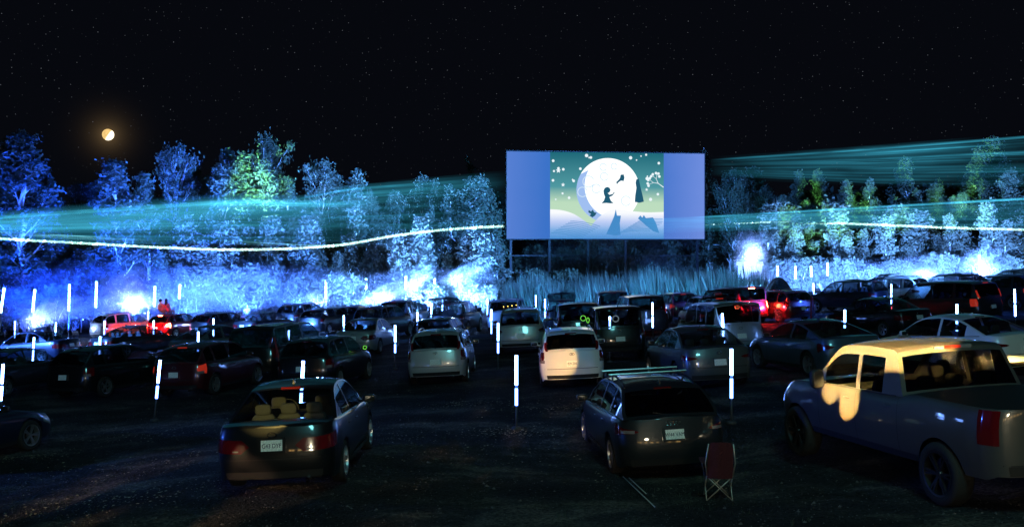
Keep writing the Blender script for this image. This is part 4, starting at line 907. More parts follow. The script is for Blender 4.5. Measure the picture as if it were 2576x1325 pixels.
# dark wood behind everything
fw = MB(); fr_ = random.Random(5)
for i in range(62000):
    x = fr_.uniform(-85, 85); y = fr_.uniform(106, 118); prof = 10.0 + 3.0 * noise.noise(Vector((x * .10, 0, 1))) + 1.5 * noise.noise(Vector((x * .35, 0, 5)))
    if 0 < x < 20: prof -= 3.0
    z = gz(x, y) + fr_.random() ** .8 * prof; leafquad(fw, Vector((x, y, z)), fr_.uniform(.3, .55), fr_)
tag(obj('far_wood', fw.mesh('far_wood', False), M['needle']), None, None, kind='stuff')
# reeds under the screen
rd = MB(); rr = random.Random(9)
for i in range(30000):
    y = rr.uniform(70, 92); x = (rr.uniform(1270, 1930) - HX) / F * y; z = gz(x, y); hgt = rr.uniform(1.0, 2.6) * (.85 + .75 * noise.noise(Vector((x * .35, y * .35, 0)))); a = rr.uniform(-.5, .5); bx, by = rr.gauss(0, .34), rr.gauss(0, .3); w_ = rr.uniform(.014, .034)
    rd.add([(x - w_ * math.cos(a), y - w_ * math.sin(a), z), (x + w_ * math.cos(a), y + w_ * math.sin(a), z), (x + bx * .5 + w_ * .7, y + by * .5, z + hgt * .6), (x + bx, y + by, z + hgt)], [(0, 1, 2), (0, 2, 3)])
tag(obj('reeds', rd.mesh('reeds', False), M['reed']), None, None, kind='stuff')
# ground cover in the lot: tufts and grit
gc = MB(); rr = random.Random(12)
for i in range(9000):
    y = rr.uniform(9, 75); x = rr.uniform(-.62, .62) * y; k = noise.noise(Vector((x * .25, y * .25, 9)))
    if k < .10: continue
    z = gz(x, y) + bumpz(x, y) - .035
    for j in range(4):
        a = rr.uniform(0, 6.28); hgt = rr.uniform(.03, .09); gx, gy = x + rr.gauss(0, .05), y + rr.gauss(0, .05)
        gc.add([(gx - .006 * math.cos(a), gy - .006 * math.sin(a), z), (gx + .006 * math.cos(a), gy + .006 * math.sin(a), z), (gx + rr.gauss(0, .03), gy + rr.gauss(0, .03), z + hgt)], [(0, 1, 2)])
tag(obj('grass_tufts', gc.mesh('tufts', False), M['reed']), None, None, kind='stuff')
gv = MB(); pmat('grit', (.09, .085, .08), .9)
for i in range(15000):
    y = 8 + rr.random() ** 1.6 * 32; x = rr.uniform(-.58, .58) * y; z = gz(x, y) + bumpz(x, y) - .03; s_ = rr.uniform(.006, .02) * (1 + 1.2 * (rr.random() > .96))
    vs = [Vector((rr.uniform(.6, 1) * a * s_, rr.uniform(.6, 1) * b_ * s_, c_ * s_ * .6)) + Vector((x, y, z)) for a, b_, c_ in ((1, 0, 0), (0, 1, 0), (-1, 0, 0), (0, -1, 0), (0, 0, 1.2))]; gv.add(vs, [(0, 1, 4), (1, 2, 4), (2, 3, 4), (3, 0, 4)])
tag(obj('gravel', gv.mesh('gravel', False), M['grit']), None, None, kind='stuff')
lv = MB(); pmat('dry_leaf', (.30, .24, .15), .8)
for i in range(2600):
    cl_ = rr.choice(((1275, 1083, .5), (1190, 1012, .7), (1395, 1022, .8), (335, 1240, 1.0), (250, 1180, 1.4), (900, 1090, 1.6), (420, 1080, 1.2), (60, 1145, .6), (1500, 1150, 2.0), (700, 1010, 2.0))); c0 = hit(cl_[0], cl_[1])
    x, y = c0.x + rr.gauss(0, cl_[2]), c0.y + rr.gauss(0, cl_[2] * .6); z = gz(x, y) + bumpz(x, y) - .018; a = rr.uniform(0, 6.28); s_ = rr.uniform(.012, .035); t_ = rr.uniform(-.5, .5)
    lv.add([(x + s_ * math.cos(a), y + s_ * math.sin(a), z), (x - .5 * s_ * math.sin(a), y + .5 * s_ * math.cos(a), z + s_ * t_ * .5), (x - s_ * math.cos(a), y - s_ * math.sin(a), z + .004), (x + .5 * s_ * math.sin(a), y - .5 * s_ * math.cos(a), z + s_ * .2)], [(0, 1, 2, 3)])
tag(obj('fallen_leaves', lv.mesh('leaves', False), M['dry_leaf']), None, None, kind='stuff')
# dirt mound on the right, white shed in the smoke
def mound(cx, yt, d, wpx, label):
    p = px(cx, yt, d); b = Vector((p.x, d, gz(p.x, d))); hgt = p.z - b.z; wr_ = wpx / F * d / 2; m = MB(); rows = []
    for i in range(9):
        t = i / 8; rows.append([((wr_ * (1 - t) * math.cos(k * math.pi / 12)) * (1 + .18 * noise.noise(Vector((k * .7, i, 0)))), wr_ * (1 - t) * math.sin(k * math.pi / 12), hgt * (1 - (1 - t)**2) * (1 + .1 * noise.noise(Vector((k, i, 2)))) - .05 * (1 - t)) for k in range(25)])
    m.grid(rows); tag(obj('dirt_mound', m, M['ground'], loc=b), label, 'mound')
mound(1958, 697, 72, 90, 'dark dirt mound right of the bright smoke')
sp_ = px(1886, 716, 76); sb = Vector((sp_.x, 76, gz(sp_.x, 76))); pmat('white_board', (.72, .73, .72), .6)
sh = empty('white_shed', Matrix.Translation(sb) @ Matrix.Rotation(R(-12), 4, 'Z')); tag(sh, 'small white shed glowing in the smoke right of the screen', 'shed')
hs = (px(0, 668, 76).z - sb.z)
for i in range(8):
    m = MB(); m.box((0, -.62, hs * (i + .5) / 8), (1.75, .03, hs / 8 - .012)); obj('wall_board', m.mesh('board', False), M['white_board'], sh)
m = MB(); m.box((0, .05, hs / 2), (1.72, 1.28, hs)); obj('wall', m.mesh('wall', False), M['white_board'], sh)
m = MB(); m.add([(-1.0, -.8, hs + .002), (1.0, -.8, hs + .002), (1.0, .8, hs + .25), (-1.0, .8, hs + .25), (-1.0, -.8, hs + .07), (1.0, -.8, hs + .07), (1.0, .8, hs + .32), (-1.0, .8, hs + .32)], [(3,2,1,0), (4,5,6,7), (0,1,5,4), (1,2,6,5), (2,3,7,6), (3,0,4,7)]); obj('roof', m.mesh('roof', False), M['white_board'], sh)
m = MB(); m.box((.35, -.645, hs * .42), (.62, .02, hs * .80)); obj('door', m.mesh('door', False), M['steel_post'], sh)

# ------------------------------------------------------------------ people and the camping chair
def skin_mesh(vs, es, name):
    me = bpy.data.meshes.new(name); me.from_pydata([v[:3] for v in vs], es, []); ob = bpy.data.objects.new('tmp', me); C.objects.link(ob)
    md = ob.modifiers.new('skin', 'SKIN'); md.use_smooth_shade = True; sub = ob.modifiers.new('sub', 'SUBSURF'); sub.levels = 2; sub.render_levels = 2
    for i, v in enumerate(vs):
        sv = me.skin_vertices[0].data[i]; sv.radius = (v[3], v[4] if len(v) > 4 else v[3]); sv.use_root = (i == 0)
    bpy.context.view_layer.update(); r = bpy.data.meshes.new_from_object(ob.evaluated_get(bpy.context.evaluated_depsgraph_get())); bpy.data.objects.remove(ob)
    for f in r.polygons: f.use_smooth = True
    return r
pmat('skin', (.45, .27, .19), .6); pmat('hair', (.02, .014, .01), .6); pmat('coat_dark', (.03, .03, .035), .85, vary=(9, .3)); pmat('coat_tan', (.34, .20, .12), .85, vary=(9, .2)); pmat('coat_red', (.30, .10, .07), .85, vary=(9, .2))
def person(mw, label, seated, coat, hair_long, lean=0.0, turn=0.0, arm='down'):
    t = empty('person', mw); tag(t, label, 'person')
    if seated: hip = .12; V = [(0, 0, hip, .15, .12)]
    else: hip = .92; V = [(0, 0, hip, .15, .11)]
    E = []
    def add(p, par): V.append(p); E.append((par, len(V) - 1)); return len(V) - 1
    a = add((lean * .3, 0, hip + .22, .135, .10), 0); c = add((lean * .7, .01, hip + .42, .16, .11), a); nk = add((lean, .0, hip + .56, .06, .06), c)
    for sg in (-1, 1):
        s1 = add((lean + sg * .18, 0, hip + .48, .062), c); el = add((lean + sg * .23, .04, hip + .22, .048), s1); wrist = add((lean + sg * .17, .20 if seated else .10, hip + .04 if seated else hip + .0, .034), el); pm_ = add((lean + sg * .16, .26 if seated else .12, hip + .03 if seated else hip - .07, .036, .02), wrist)
        for k in range(4): f1 = add((lean + sg * (.19 - .02 * k), .31 if seated else .13, hip + .02 if seated else hip - .13, .010), pm_); add((lean + sg * (.185 - .02 * k), .34 if seated else .115, hip - .01 if seated else hip - (.17 + .008 * (k in (1, 2))), .009), f1)
        add((lean + sg * .115, .27 if seated else .15, hip + .03 if seated else hip - .09, .011), pm_)
        if seated: k_ = add((sg * .12, .42, hip + .06, .075), 0); f_ = add((sg * .12, .60, hip - .30, .055), k_); g_ = add((sg * .12, .64, hip - .42, .045), f_); add((sg * .13, .76, hip - .44, .04), g_)
        else: k_ = add((sg * .11, .02, .50, .075), 0); f_ = add((sg * .12, 0, .10, .05), k_); g_ = add((sg * .12, -.01, .05, .05), f_); add((sg * .13, .15, .045, .04), g_)
    obj('body', skin_mesh(V, E, 'body'), M[coat], t)
    hz_ = hip + .72; hc = Vector((lean, .01, hz_)); hm = Matrix.Rotation(turn, 4, 'Z')
    m = MB(); m.ball(hc, (.078, .098, .118), 14, 10, hm.to_3x3()); m.tube([(lean, 0, hip + .52), (lean, 0, hz_ - .06)], .055, 10)
    m.ball(hc + hm @ Vector((0, .10, -.01)), (.014, .02, .022), 6, 5); m.ball(hc + hm @ Vector((.078, 0, 0)), (.012, .022, .032), 6, 5); m.ball(hc + hm @ Vector((-.078, 0, 0)), (.012, .022, .032), 6, 5); hd = obj('head', m, M['skin'], t)
    m = MB(); m.ball(hc + hm @ Vector((.03, .088, .012)), (.014, .01, .009), 6, 5); m.ball(hc + hm @ Vector((-.03, .088, .012)), (.014, .01, .009), 6, 5); m.ball(hc + hm @ Vector((0, .088, -.055)), (.026, .01, .008), 6, 5); obj('face', m, M['hair'], hd)
    m = MB(); m.ball(hc + hm @ Vector((0, -.02, .025)), (.094, .108, .115), 14, 10, hm.to_3x3())
    if hair_long: m.ball(hc + hm @ Vector((0, -.075, -.12)), (.105, .05, .20), 12, 8, hm.to_3x3())
    obj('hair', m, M['hair'], t)
    return t
red = [o for o in C.objects if o.get('label', '').startswith('red hatchback with blazing')][0]; ti = T['hatch']
for dx, lab, coat, hl, ln, tn in ((-.30, 'person with short hair sitting upright on the red hatchback roof', 'coat_tan', False, .02, -.3), (.22, 'person with long hair leaning left on the red hatchback roof', 'coat_red', True, -.07, .35)):
    person(red.matrix_basis @ Matrix.Translation((dx, -1.15, ti['H'] + .045)), lab, True, coat, hl, ln, tn)
for cx, cy, d, lab in ((1064, 752, None, 'standing person in dark clothes right of the dark upright SUV'), (622, 764, None, 'standing dark person beside the glowing post at the left')):
    p = hit(cx, cy, 1.74); p.z = gz(p.x, p.y); person(Matrix.Translation(p) @ Matrix.Rotation(.3, 4, 'Z'), lab, False, 'coat_dark', False)
# folding camping chair beside the estate, seen from behind
pmat('chair_cloth', (.05, .004, .009), .85, bump=(30, .4)); pmat('chair_tube', (.42, .42, .36), .4, .6)
cp = hit(1806, 1250, 0.0); ch = empty('camping_chair', Matrix.Translation((cp.x, cp.y, gz(cp.x, cp.y) - .02)) @ Matrix.Rotation(R(-4), 4, 'Z') @ Matrix.Scale(.89, 4)); tag(ch, 'folding camping chair with dark red cloth behind the dark estate', 'camping chair')
CW, CD = .20, .20
for x0, y0, x1, y1 in ((-CW, -CD, CW, -CD), (CW, -CD, -CW, -CD), (-CW, CD, CW, CD), (CW, CD, -CW, CD), (-CW, -CD, -CW, CD), (-CW, CD, -CW, -CD), (CW, -CD, CW, CD), (CW, CD, CW, -CD)):
    m = MB(); m.tube([(x0, y0, .02), (x1, y1, .40)], .010, 6); obj('leg', m, M['chair_tube'], ch)
for sg in (-1, 1):
    m = MB(); m.tube([(sg * CW, -CD, .40), (sg * (CW + .03), -CD - .07, .62), (sg * (CW - .01), -CD - .14, .93)], .011, 6); obj('back_upright', m, M['chair_tube'], ch)
    m = MB(); m.tube([(sg * CW, CD, .40), (sg * (CW + .04), CD, .60)], .011, 6); obj('arm_post', m, M['chair_tube'], ch)
    m = MB(); m.grid([[(sg * (CW + .03) + dx, lerp(-CD - .07, CD + .02, t / 6), .615 - .03 * math.sin(math.pi * t / 6)) for dx in (-.05, 0, .05)] for t in range(7)]); obj('armrest', m, M['chair_cloth'], ch)
m = MB(); rows = []
for i in range(9):
    t = i / 8; w_ = lerp(CW, CW - .01, t) * (1 if t < .85 else 1 - (t - .85) * 1.2); rows.append([(s_ * w_, lerp(-CD, -CD - .15, t) - .06 * (1 - s_*s_), lerp(.37, .95, t) + (.02 * (1 - s_*s_) if i == 8 else 0)) for s_ in (-1, -.6, -.2, .2, .6, 1)])
m.grid(rows); obj('backrest', m, M['chair_cloth'], ch)
m = MB(); m.grid([[(s_ * CW, lerp(-CD, CD, t / 5), .40 - .06 * math.sin(math.pi * t / 5) * (1 - s_*s_)) for s_ in (-1, -.5, 0, .5, 1)] for t in range(6)]); obj('seat', m, M['chair_cloth'], ch)
# two thin pale rods lying by the estate's wheel
pmat('rod', (.55, .55, .48), .4, .5)
for (a, b_), lab in ((((1567, 1205), (1650, 1282)), 'longer thin pale rod lying behind the dark estate'), (((1582, 1208), (1628, 1248)), 'shorter thin pale rod lying behind the dark estate')):
    p, q_ = hit(*a), hit(*b_); p.z = gz(p.x, p.y) + .05; q_.z = gz(q_.x, q_.y) + .03
    m = MB(); m.tube([Vector((0, 0, 0)), (q_ - p) * .5, (q_ - p)], .008, 6); r_ = empty('tent_rod', loc=p); tag(r_, lab, 'rod'); obj('rod_shaft', m, M['rod'], r_); m = MB(); m.ball((0, 0, 0), .016, 6, 5); m.ball(q_ - p, .016, 6, 5); obj('rod_tip', m, M['plastic'], r_)
# small glowing things inside and on cars
def torus(p, r, th, mk, label, nm='glow_ring', rot=0):
    m = MB(); m.tube([(r * math.cos(t * math.pi / 12), 0, r * math.sin(t * math.pi / 12)) for t in range(25)], th, 6, False); o_ = obj(nm, m, M[mk], loc=p); o_.rotation_euler = (0, 0, rot); tag(o_, label, 'glow ring')
def carby(s_): return [o for o in C.objects if o.get('label', '').startswith(s_)][0]
cb = carby('black boxy SUV with white'); torus(cb.matrix_basis @ Vector((-.10, -1.88, 1.42)), .10, .012, 'glow_white', 'white glow ring in the rear window of the black boxy SUV')
torus(px(1467, 800, cb.location.y - 2.6), .085, .009, 'glow_green', 'left green glow ring beside the black boxy SUV'); torus(px(1479, 805, cb.location.y - 2.5), .08, .010, 'glow_green', 'right green glow ring beside the black boxy SUV', rot=.9)
cb = carby('black hatchback with pale plate directly'); torus(cb.matrix_basis @ Vector((1.03, .52, 1.05)), .055, .008, 'glow_green', 'green glow ring on wing mirror of the black hatchback', rot=.5)
cb = carby('silver SUV with roof rails')
for i in range(4):
    m = MB(); m.ball((0, 0, 0), .022, 8, 6); o_ = obj('amber_light', m, M['amber_dot'], loc=cb.matrix_basis @ Vector((.02 + .22 * i, -2.08, 1.36 + .02 * i))); tag(o_, ['leftmost', 'second from left', 'third from left', 'rightmost'][i] + ' of four amber lights in silver SUV rear window', 'light', 'amber lights in the silver SUV')

# ------------------------------------------------------------------ floodlights in front of the wood
FP = 5.0; BL = (.008, .06, 1.0); BM = (.06, .20, 1.0); BW = (.11, .30, 1.0); CY = (.03, .34, .85); GRN = (.30, 1.0, .26)
def lamp(name, typ, loc, power, col, aim=None, size=90, blend=.6, rad=.15, parent=None):
    d_ = bpy.data.lights.new(name, typ); d_.energy = power; d_.color = col
    if typ == 'SPOT': d_.spot_size = R(size); d_.spot_blend = blend
    d_.shadow_soft_size = rad; o_ = bpy.data.objects.new(name, d_); C.objects.link(o_); o_.location = loc
    if aim is not None: o_.rotation_euler = (Vector(aim) - Vector(loc)).to_track_quat('-Z', 'Y').to_euler()
    return o_
pmat('lamp_body', (.03, .03, .03), .5)
def flood(x, d, ax, ay, ad, power, col, size, label):
    b = px(x, 0, d); b.z = gz(b.x, d); a_ = px(ax, ay, ad); p = b + Vector((0, 0, .45)); dr = (a_ - p).normalized()
    t = empty('floodlight', loc=b); tag(t, label, 'floodlight', 'floodlights along the foot of the wood')
    rot = dr.to_track_quat('-Z', 'Y').to_matrix()
    m = MB(); m.box((0, 0, .45), (.34, .26, .16), rot); obj('housing', m.mesh('housing', False), M['lamp_body'], t)
    m = MB(); m.tube([(-.2, 0, .45), (-.2, 0, .05), (.2, 0, .05), (.2, 0, .45)], .015, 6); m.box((0, 0, .02), (.5, .3, .04)); obj('stand', m.mesh('stand', False), M['lamp_body'], t)
    m = MB(); m.box(Vector((0, 0, .45)) + dr * .085, (.30, .22, .01), rot); obj('lens', m.mesh('lens', False), M['led_tube'], t)
    lamp('flood_beam', 'SPOT', p + dr * .12, power * FP, col, a_, size, 1.0, .12)
for a in [
 (60, 67, 70, 440, 82, 16000, BL, 84, 'floodlight at the far left under the tallest tree'), (190, 67, 200, 470, 82, 12000, BL, 84, 'floodlight left of the orange-lit white SUV'), (330, 67, 340, 450, 82, 18000, BL, 84, 'floodlight behind the orange-lit white SUV'), (470, 68, 480, 460, 82, 20000, BM, 84, 'floodlight behind the two seated people'),
 (620, 68, 620, 480, 82, 18000, BM, 84, 'floodlight left of the bright white shrub'), (770, 68, 770, 490, 82, 18000, BM, 84, 'floodlight below the bright white shrub'), (920, 69, 920, 500, 84, 19000, BW, 84, 'floodlight left of the sloping smoke plume'), (1060, 70, 1070, 510, 85, 19000, BW, 84, 'floodlight under the sloping smoke plume'), (1190, 71, 1190, 510, 86, 18000, BW, 84, 'floodlight nearest the screen on its left'),
 (1400, 60, 1420, 670, 88, 5500, CY, 95, 'cyan floodlight before the reeds left of centre'), (1690, 60, 1680, 670, 88, 5500, CY, 95, 'cyan floodlight before the reeds right of centre'),
 (1805, 74, 1835, 470, 98, 22000, BW, 80, 'floodlight added at the right end of the screen posts'), (1900, 70, 1930, 500, 88, 15000, BW, 84, 'floodlight beside the white shed'), (2040, 71, 2040, 510, 88, 16000, BW, 84, 'floodlight by the right-hand light poles'), (2180, 71, 2180, 510, 88, 16000, BW, 84, 'floodlight behind right-hand SUV with raised tailgate'), (2320, 71, 2330, 510, 88, 17000, BW, 84, 'floodlight behind the white SUV lit blue'), (2460, 71, 2470, 510, 88, 17000, BW, 84, 'floodlight behind the dark SUVs at right'), (2600, 71, 2570, 510, 88, 14000, BW, 84, 'floodlight at the right edge')]: flood(*a)  # the flood by the screen posts is added to brighten the trees there
lamp('blue_wash', 'SPOT', (-40, 30, 6.5), 720000, (.075, .25, 1.0), (26, 92, 5.0), 40, .8, .3)
lamp('blue_wash', 'SPOT', (42, 30, 8.0), 380000, (.035, .15, 1.0), (-24, 86, 5.0), 34, .9, .3)  # unseen lamp added off frame at right to brighten the left wood
lamp('blue_wash', 'SPOT', (40, 36, 8.0), 1300000, (.095, .32, 1.0), (-8, 88, 5.5), 26, .9, .3)  # second unseen lamp added there for the trees left of the screen
lamp('blue_wash', 'SPOT', (-30, 18, 4.5), 15000, (.05, .16, 1.0), (5, 21, 1.0), 34, .8, .2)
# green laser heads washing single crowns, standing between the far cars
for x, d, ax, ay, ad, pw_, sz in ((640, 62, 628, 430, 83, 22000, 14), (705, 62, 697, 470, 81, 10000, 10), (880, 62, 882, 470, 83, 9000, 9), (1990, 62, 1990, 470, 98, 12000, 8), (2085, 62, 2085, 470, 98, 12000, 9), (2145, 62, 2145, 500, 93, 14000, 10), (2252, 62, 2252, 450, 100, 14000, 9), (2440, 62, 2440, 430, 100, 18000, 11), (2372, 62, 2375, 490, 96, 8000, 7), (2040, 62, 2038, 545, 92, 8000, 9), (395, 62, 395, 640, 80, 3500, 7)):
    b = px(x, 0, d); lamp('green_beam', 'SPOT', (b.x, d, gz(b.x, d) + .6), pw_ * (16 if x < 1200 else 9), GRN, px(ax, ay, ad), sz, .9, .05)

# ------------------------------------------------------------------ laser sheets hanging in the smoke
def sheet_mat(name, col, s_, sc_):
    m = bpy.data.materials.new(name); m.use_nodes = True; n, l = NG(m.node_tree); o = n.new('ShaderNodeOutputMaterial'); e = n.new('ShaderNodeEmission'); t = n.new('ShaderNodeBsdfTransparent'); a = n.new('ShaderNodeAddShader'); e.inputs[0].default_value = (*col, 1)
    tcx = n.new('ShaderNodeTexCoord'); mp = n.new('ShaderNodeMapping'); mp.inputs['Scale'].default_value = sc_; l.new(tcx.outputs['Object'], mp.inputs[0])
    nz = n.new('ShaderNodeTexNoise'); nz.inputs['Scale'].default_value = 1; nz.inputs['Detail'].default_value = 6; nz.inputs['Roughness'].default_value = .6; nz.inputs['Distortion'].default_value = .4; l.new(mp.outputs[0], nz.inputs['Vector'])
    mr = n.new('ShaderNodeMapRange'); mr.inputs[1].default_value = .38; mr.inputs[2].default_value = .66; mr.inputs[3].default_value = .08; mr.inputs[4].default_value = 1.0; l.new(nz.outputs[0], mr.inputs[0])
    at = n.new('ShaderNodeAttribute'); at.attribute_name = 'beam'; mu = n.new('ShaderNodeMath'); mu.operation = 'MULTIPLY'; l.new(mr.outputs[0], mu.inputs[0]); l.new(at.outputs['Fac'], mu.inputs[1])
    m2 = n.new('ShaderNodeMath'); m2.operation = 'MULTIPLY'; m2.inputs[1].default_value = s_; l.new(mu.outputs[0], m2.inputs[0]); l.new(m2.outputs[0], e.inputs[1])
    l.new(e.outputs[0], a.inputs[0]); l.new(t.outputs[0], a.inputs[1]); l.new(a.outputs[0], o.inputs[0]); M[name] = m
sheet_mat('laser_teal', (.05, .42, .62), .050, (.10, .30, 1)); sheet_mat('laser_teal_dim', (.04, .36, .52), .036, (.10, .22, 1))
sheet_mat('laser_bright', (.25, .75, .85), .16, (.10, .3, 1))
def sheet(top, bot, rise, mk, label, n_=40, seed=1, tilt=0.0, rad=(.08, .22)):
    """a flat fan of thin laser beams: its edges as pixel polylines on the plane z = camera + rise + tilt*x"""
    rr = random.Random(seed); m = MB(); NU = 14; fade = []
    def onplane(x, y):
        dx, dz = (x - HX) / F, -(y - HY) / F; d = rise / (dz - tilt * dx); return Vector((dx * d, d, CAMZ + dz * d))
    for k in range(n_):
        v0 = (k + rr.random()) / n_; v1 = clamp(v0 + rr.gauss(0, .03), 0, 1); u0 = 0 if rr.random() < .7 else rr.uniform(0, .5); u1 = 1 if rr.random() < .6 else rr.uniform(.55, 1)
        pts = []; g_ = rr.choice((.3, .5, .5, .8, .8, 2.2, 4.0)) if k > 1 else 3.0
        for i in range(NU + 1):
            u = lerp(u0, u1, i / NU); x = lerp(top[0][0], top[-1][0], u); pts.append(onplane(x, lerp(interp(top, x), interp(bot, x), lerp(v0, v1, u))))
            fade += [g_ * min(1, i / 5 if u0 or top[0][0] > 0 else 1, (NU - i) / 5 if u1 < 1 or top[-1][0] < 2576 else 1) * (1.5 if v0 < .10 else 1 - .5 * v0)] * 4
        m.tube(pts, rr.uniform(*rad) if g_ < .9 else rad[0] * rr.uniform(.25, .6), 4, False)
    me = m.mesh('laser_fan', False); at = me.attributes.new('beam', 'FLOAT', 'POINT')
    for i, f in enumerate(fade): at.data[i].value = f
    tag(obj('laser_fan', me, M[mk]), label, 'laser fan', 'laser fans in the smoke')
sheet([(-60, 550), (300, 524), (590, 505), (960, 512)], [(-60, 602), (300, 614), (600, 622), (960, 622)], 1.25, 'laser_teal', 'bright teal laser fan streaking across the left trees', 120, 1)
sheet([(640, 520), (880, 474), (1290, 443)], [(640, 600), (1000, 606), (1290, 598)], 2.0, 'laser_teal_dim', 'dim teal laser fan left of the screen', 80, 2)
sheet([(1785, 402), (2200, 373), (2640, 338)], [(1785, 440), (2200, 462), (2640, 470)], 6.0, 'laser_teal_dim', 'high teal laser fan above the right-hand trees', 90, 3, 0, (.10, .30))
sheet([(1600, 553), (1772, 545), (2150, 522), (2640, 493)], [(1600, 586), (1772, 580), (2150, 572), (2640, 576)], 2.2, 'laser_teal', 'lower teal laser fan right of the screen', 80, 4)
sheet([(1040, 605), (1290, 596), (1772, 573), (2100, 561)], [(1040, 609), (1290, 600), (1772, 578), (2100, 566)], 2.6, 'laser_teal', 'thin laser streak crossing below the screen picture', 6, 5, .012)

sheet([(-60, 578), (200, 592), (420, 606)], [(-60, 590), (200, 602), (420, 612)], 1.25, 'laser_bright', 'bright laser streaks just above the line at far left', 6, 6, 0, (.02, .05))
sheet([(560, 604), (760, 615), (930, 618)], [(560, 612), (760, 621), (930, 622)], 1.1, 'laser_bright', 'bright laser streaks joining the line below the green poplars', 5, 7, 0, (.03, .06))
# unseen laser projector placed just behind the camera: draws one bright line over both woods
def laser_line(loc, curve_l, curve_r, power):
    d_ = bpy.data.lights.new('laser_projector', 'POINT'); d_.energy = power; d_.color = (.52, .80, 1); d_.shadow_soft_size = 0.004; d_.use_nodes = True
    o_ = bpy.data.objects.new('laser_projector', d_); C.objects.link(o_); o_.location = loc
    n, l = d_.node_tree.nodes, d_.node_tree.links; em = n['Emission']
    tcx = n.new('ShaderNodeTexCoord'); sp = n.new('ShaderNodeSeparateXYZ'); l.new(tcx.outputs['Normal'], sp.inputs[0])
    ay = n.new('ShaderNodeMath'); ay.operation = 'ABSOLUTE'; l.new(sp.outputs[1], ay.inputs[0])
    def md(op, a, b, c=None):
        q = n.new('ShaderNodeMath'); q.operation = op
        for i, v in enumerate((a, b, c)):
            if v is None: continue
            if isinstance(v, (int, float)): q.inputs[i].default_value = v
            else: l.new(v, q.inputs[i])
        return q.outputs[0]
    X, Z = md('DIVIDE', sp.outputs[0], ay.outputs[0]), md('DIVIDE', sp.outputs[2], ay.outputs[0])
    fwd = md('GREATER_THAN', sp.outputs[1], 0.2)
    tot = None
    for pts in (curve_l, curve_r):
        dirs = []
        for x, y, dd in pts:
            v = px(x, y, dd) - Vector(loc); dirs.append((v.x / v.y, v.z / v.y))
        lo, hi = dirs[0][0], dirs[-1][0]; zlo, zhi = min(b for a, b in dirs) - .01, max(b for a, b in dirs) + .01
        u = md('DIVIDE', md('SUBTRACT', X, lo), hi - lo); fc = n.new('ShaderNodeFloatCurve'); l.new(u, fc.inputs['Value']); cv = fc.mapping.curves[0]
        for k, (a, b) in enumerate(dirs):
            tx, tz = (a - lo) / (hi - lo), (b - zlo) / (zhi - zlo)
            if k == 0: cv.points[0].location = (0, tz)
            elif k == len(dirs) - 1: cv.points[-1].location = (1, tz)
            else: cv.points.new(tx, tz)
        fc.mapping.update()
        zc = md('MULTIPLY_ADD', fc.outputs[0], zhi - zlo, zlo); band = md('LESS_THAN', md('ABSOLUTE', md('SUBTRACT', Z, zc), 0), .0011)
        k = md('MULTIPLY', band, md('MULTIPLY', md('GREATER_THAN', u, 0), md('LESS_THAN', u, 1))); tot = k if tot is None else md('ADD', tot, k)
    l.new(md('MULTIPLY', tot, fwd), em.inputs['Strength'])
laser_line((0.25, -.6, CAMZ + .12), [(-120, 588, 78), (0, 600, 78), (200, 611, 78), (400, 622, 79), (600, 628, 80), (800, 621, 82), (1000, 592, 84), (1130, 577, 86), (1268, 569, 90)], [(1774, 568, 94), (1900, 562, 90), (2050, 560, 86), (2200, 565, 85), (2400, 573, 85), (2640, 579, 85)], 1.1e7)

# ------------------------------------------------------------------ unseen lamps added behind and beside the camera
def gobo(o_, scale, lo, hi, keep=None, seed=0.0, upper=None):
    """leaf-and-frame shadow mask in front of a lamp; keep = cosine below the axis above which the lamp is clear"""
    d_ = o_.data; d_.use_nodes = True; n, l = d_.node_tree.nodes, d_.node_tree.links; em = n['Emission']
    tcx = n.new('ShaderNodeTexCoord'); mp = n.new('ShaderNodeMapping'); mp.inputs['Location'].default_value = (seed, seed * .7, 0); l.new(tcx.outputs['Normal'], mp.inputs[0])
    nz = n.new('ShaderNodeTexNoise'); nz.inputs['Scale'].default_value = scale; nz.inputs['Detail'].default_value = 1.5; l.new(mp.outputs[0], nz.inputs['Vector'])
    mr = n.new('ShaderNodeMapRange'); mr.interpolation_type = 'SMOOTHSTEP'; mr.inputs[1].default_value = lo; mr.inputs[2].default_value = hi; l.new(nz.outputs[0], mr.inputs[0]); v = mr.outputs[0]
    if keep is not None:
        sp = n.new('ShaderNodeSeparateXYZ'); l.new(tcx.outputs['Normal'], sp.inputs[0]); g_ = n.new('ShaderNodeMapRange'); g_.inputs[1].default_value = keep - .002; g_.inputs[2].default_value = keep + .002; l.new(sp.outputs[1], g_.inputs[0])
        mx = n.new('ShaderNodeMath'); mx.operation = 'MAXIMUM'; l.new(v, mx.inputs[0]); l.new(g_.outputs[0], mx.inputs[1]); v = mx.outputs[0]
    if upper is not None:
        u_ = n.new('ShaderNodeMapRange'); u_.inputs[1].default_value = upper + .001; u_.inputs[2].default_value = upper - .001; l.new(sp.outputs[1], u_.inputs[0]); m_ = n.new('ShaderNodeMath'); m_.operation = 'MULTIPLY'; l.new(v, m_.inputs[0]); l.new(u_.outputs[0], m_.inputs[1]); v = m_.outputs[0]
    l.new(v, em.inputs['Strength'])
lamp('warm_lamp', 'SPOT', (-1.8, 1.0, 3.3), 30000, (1, .56, .15), px(1400, 905, 27), 2.9, .35, .02)
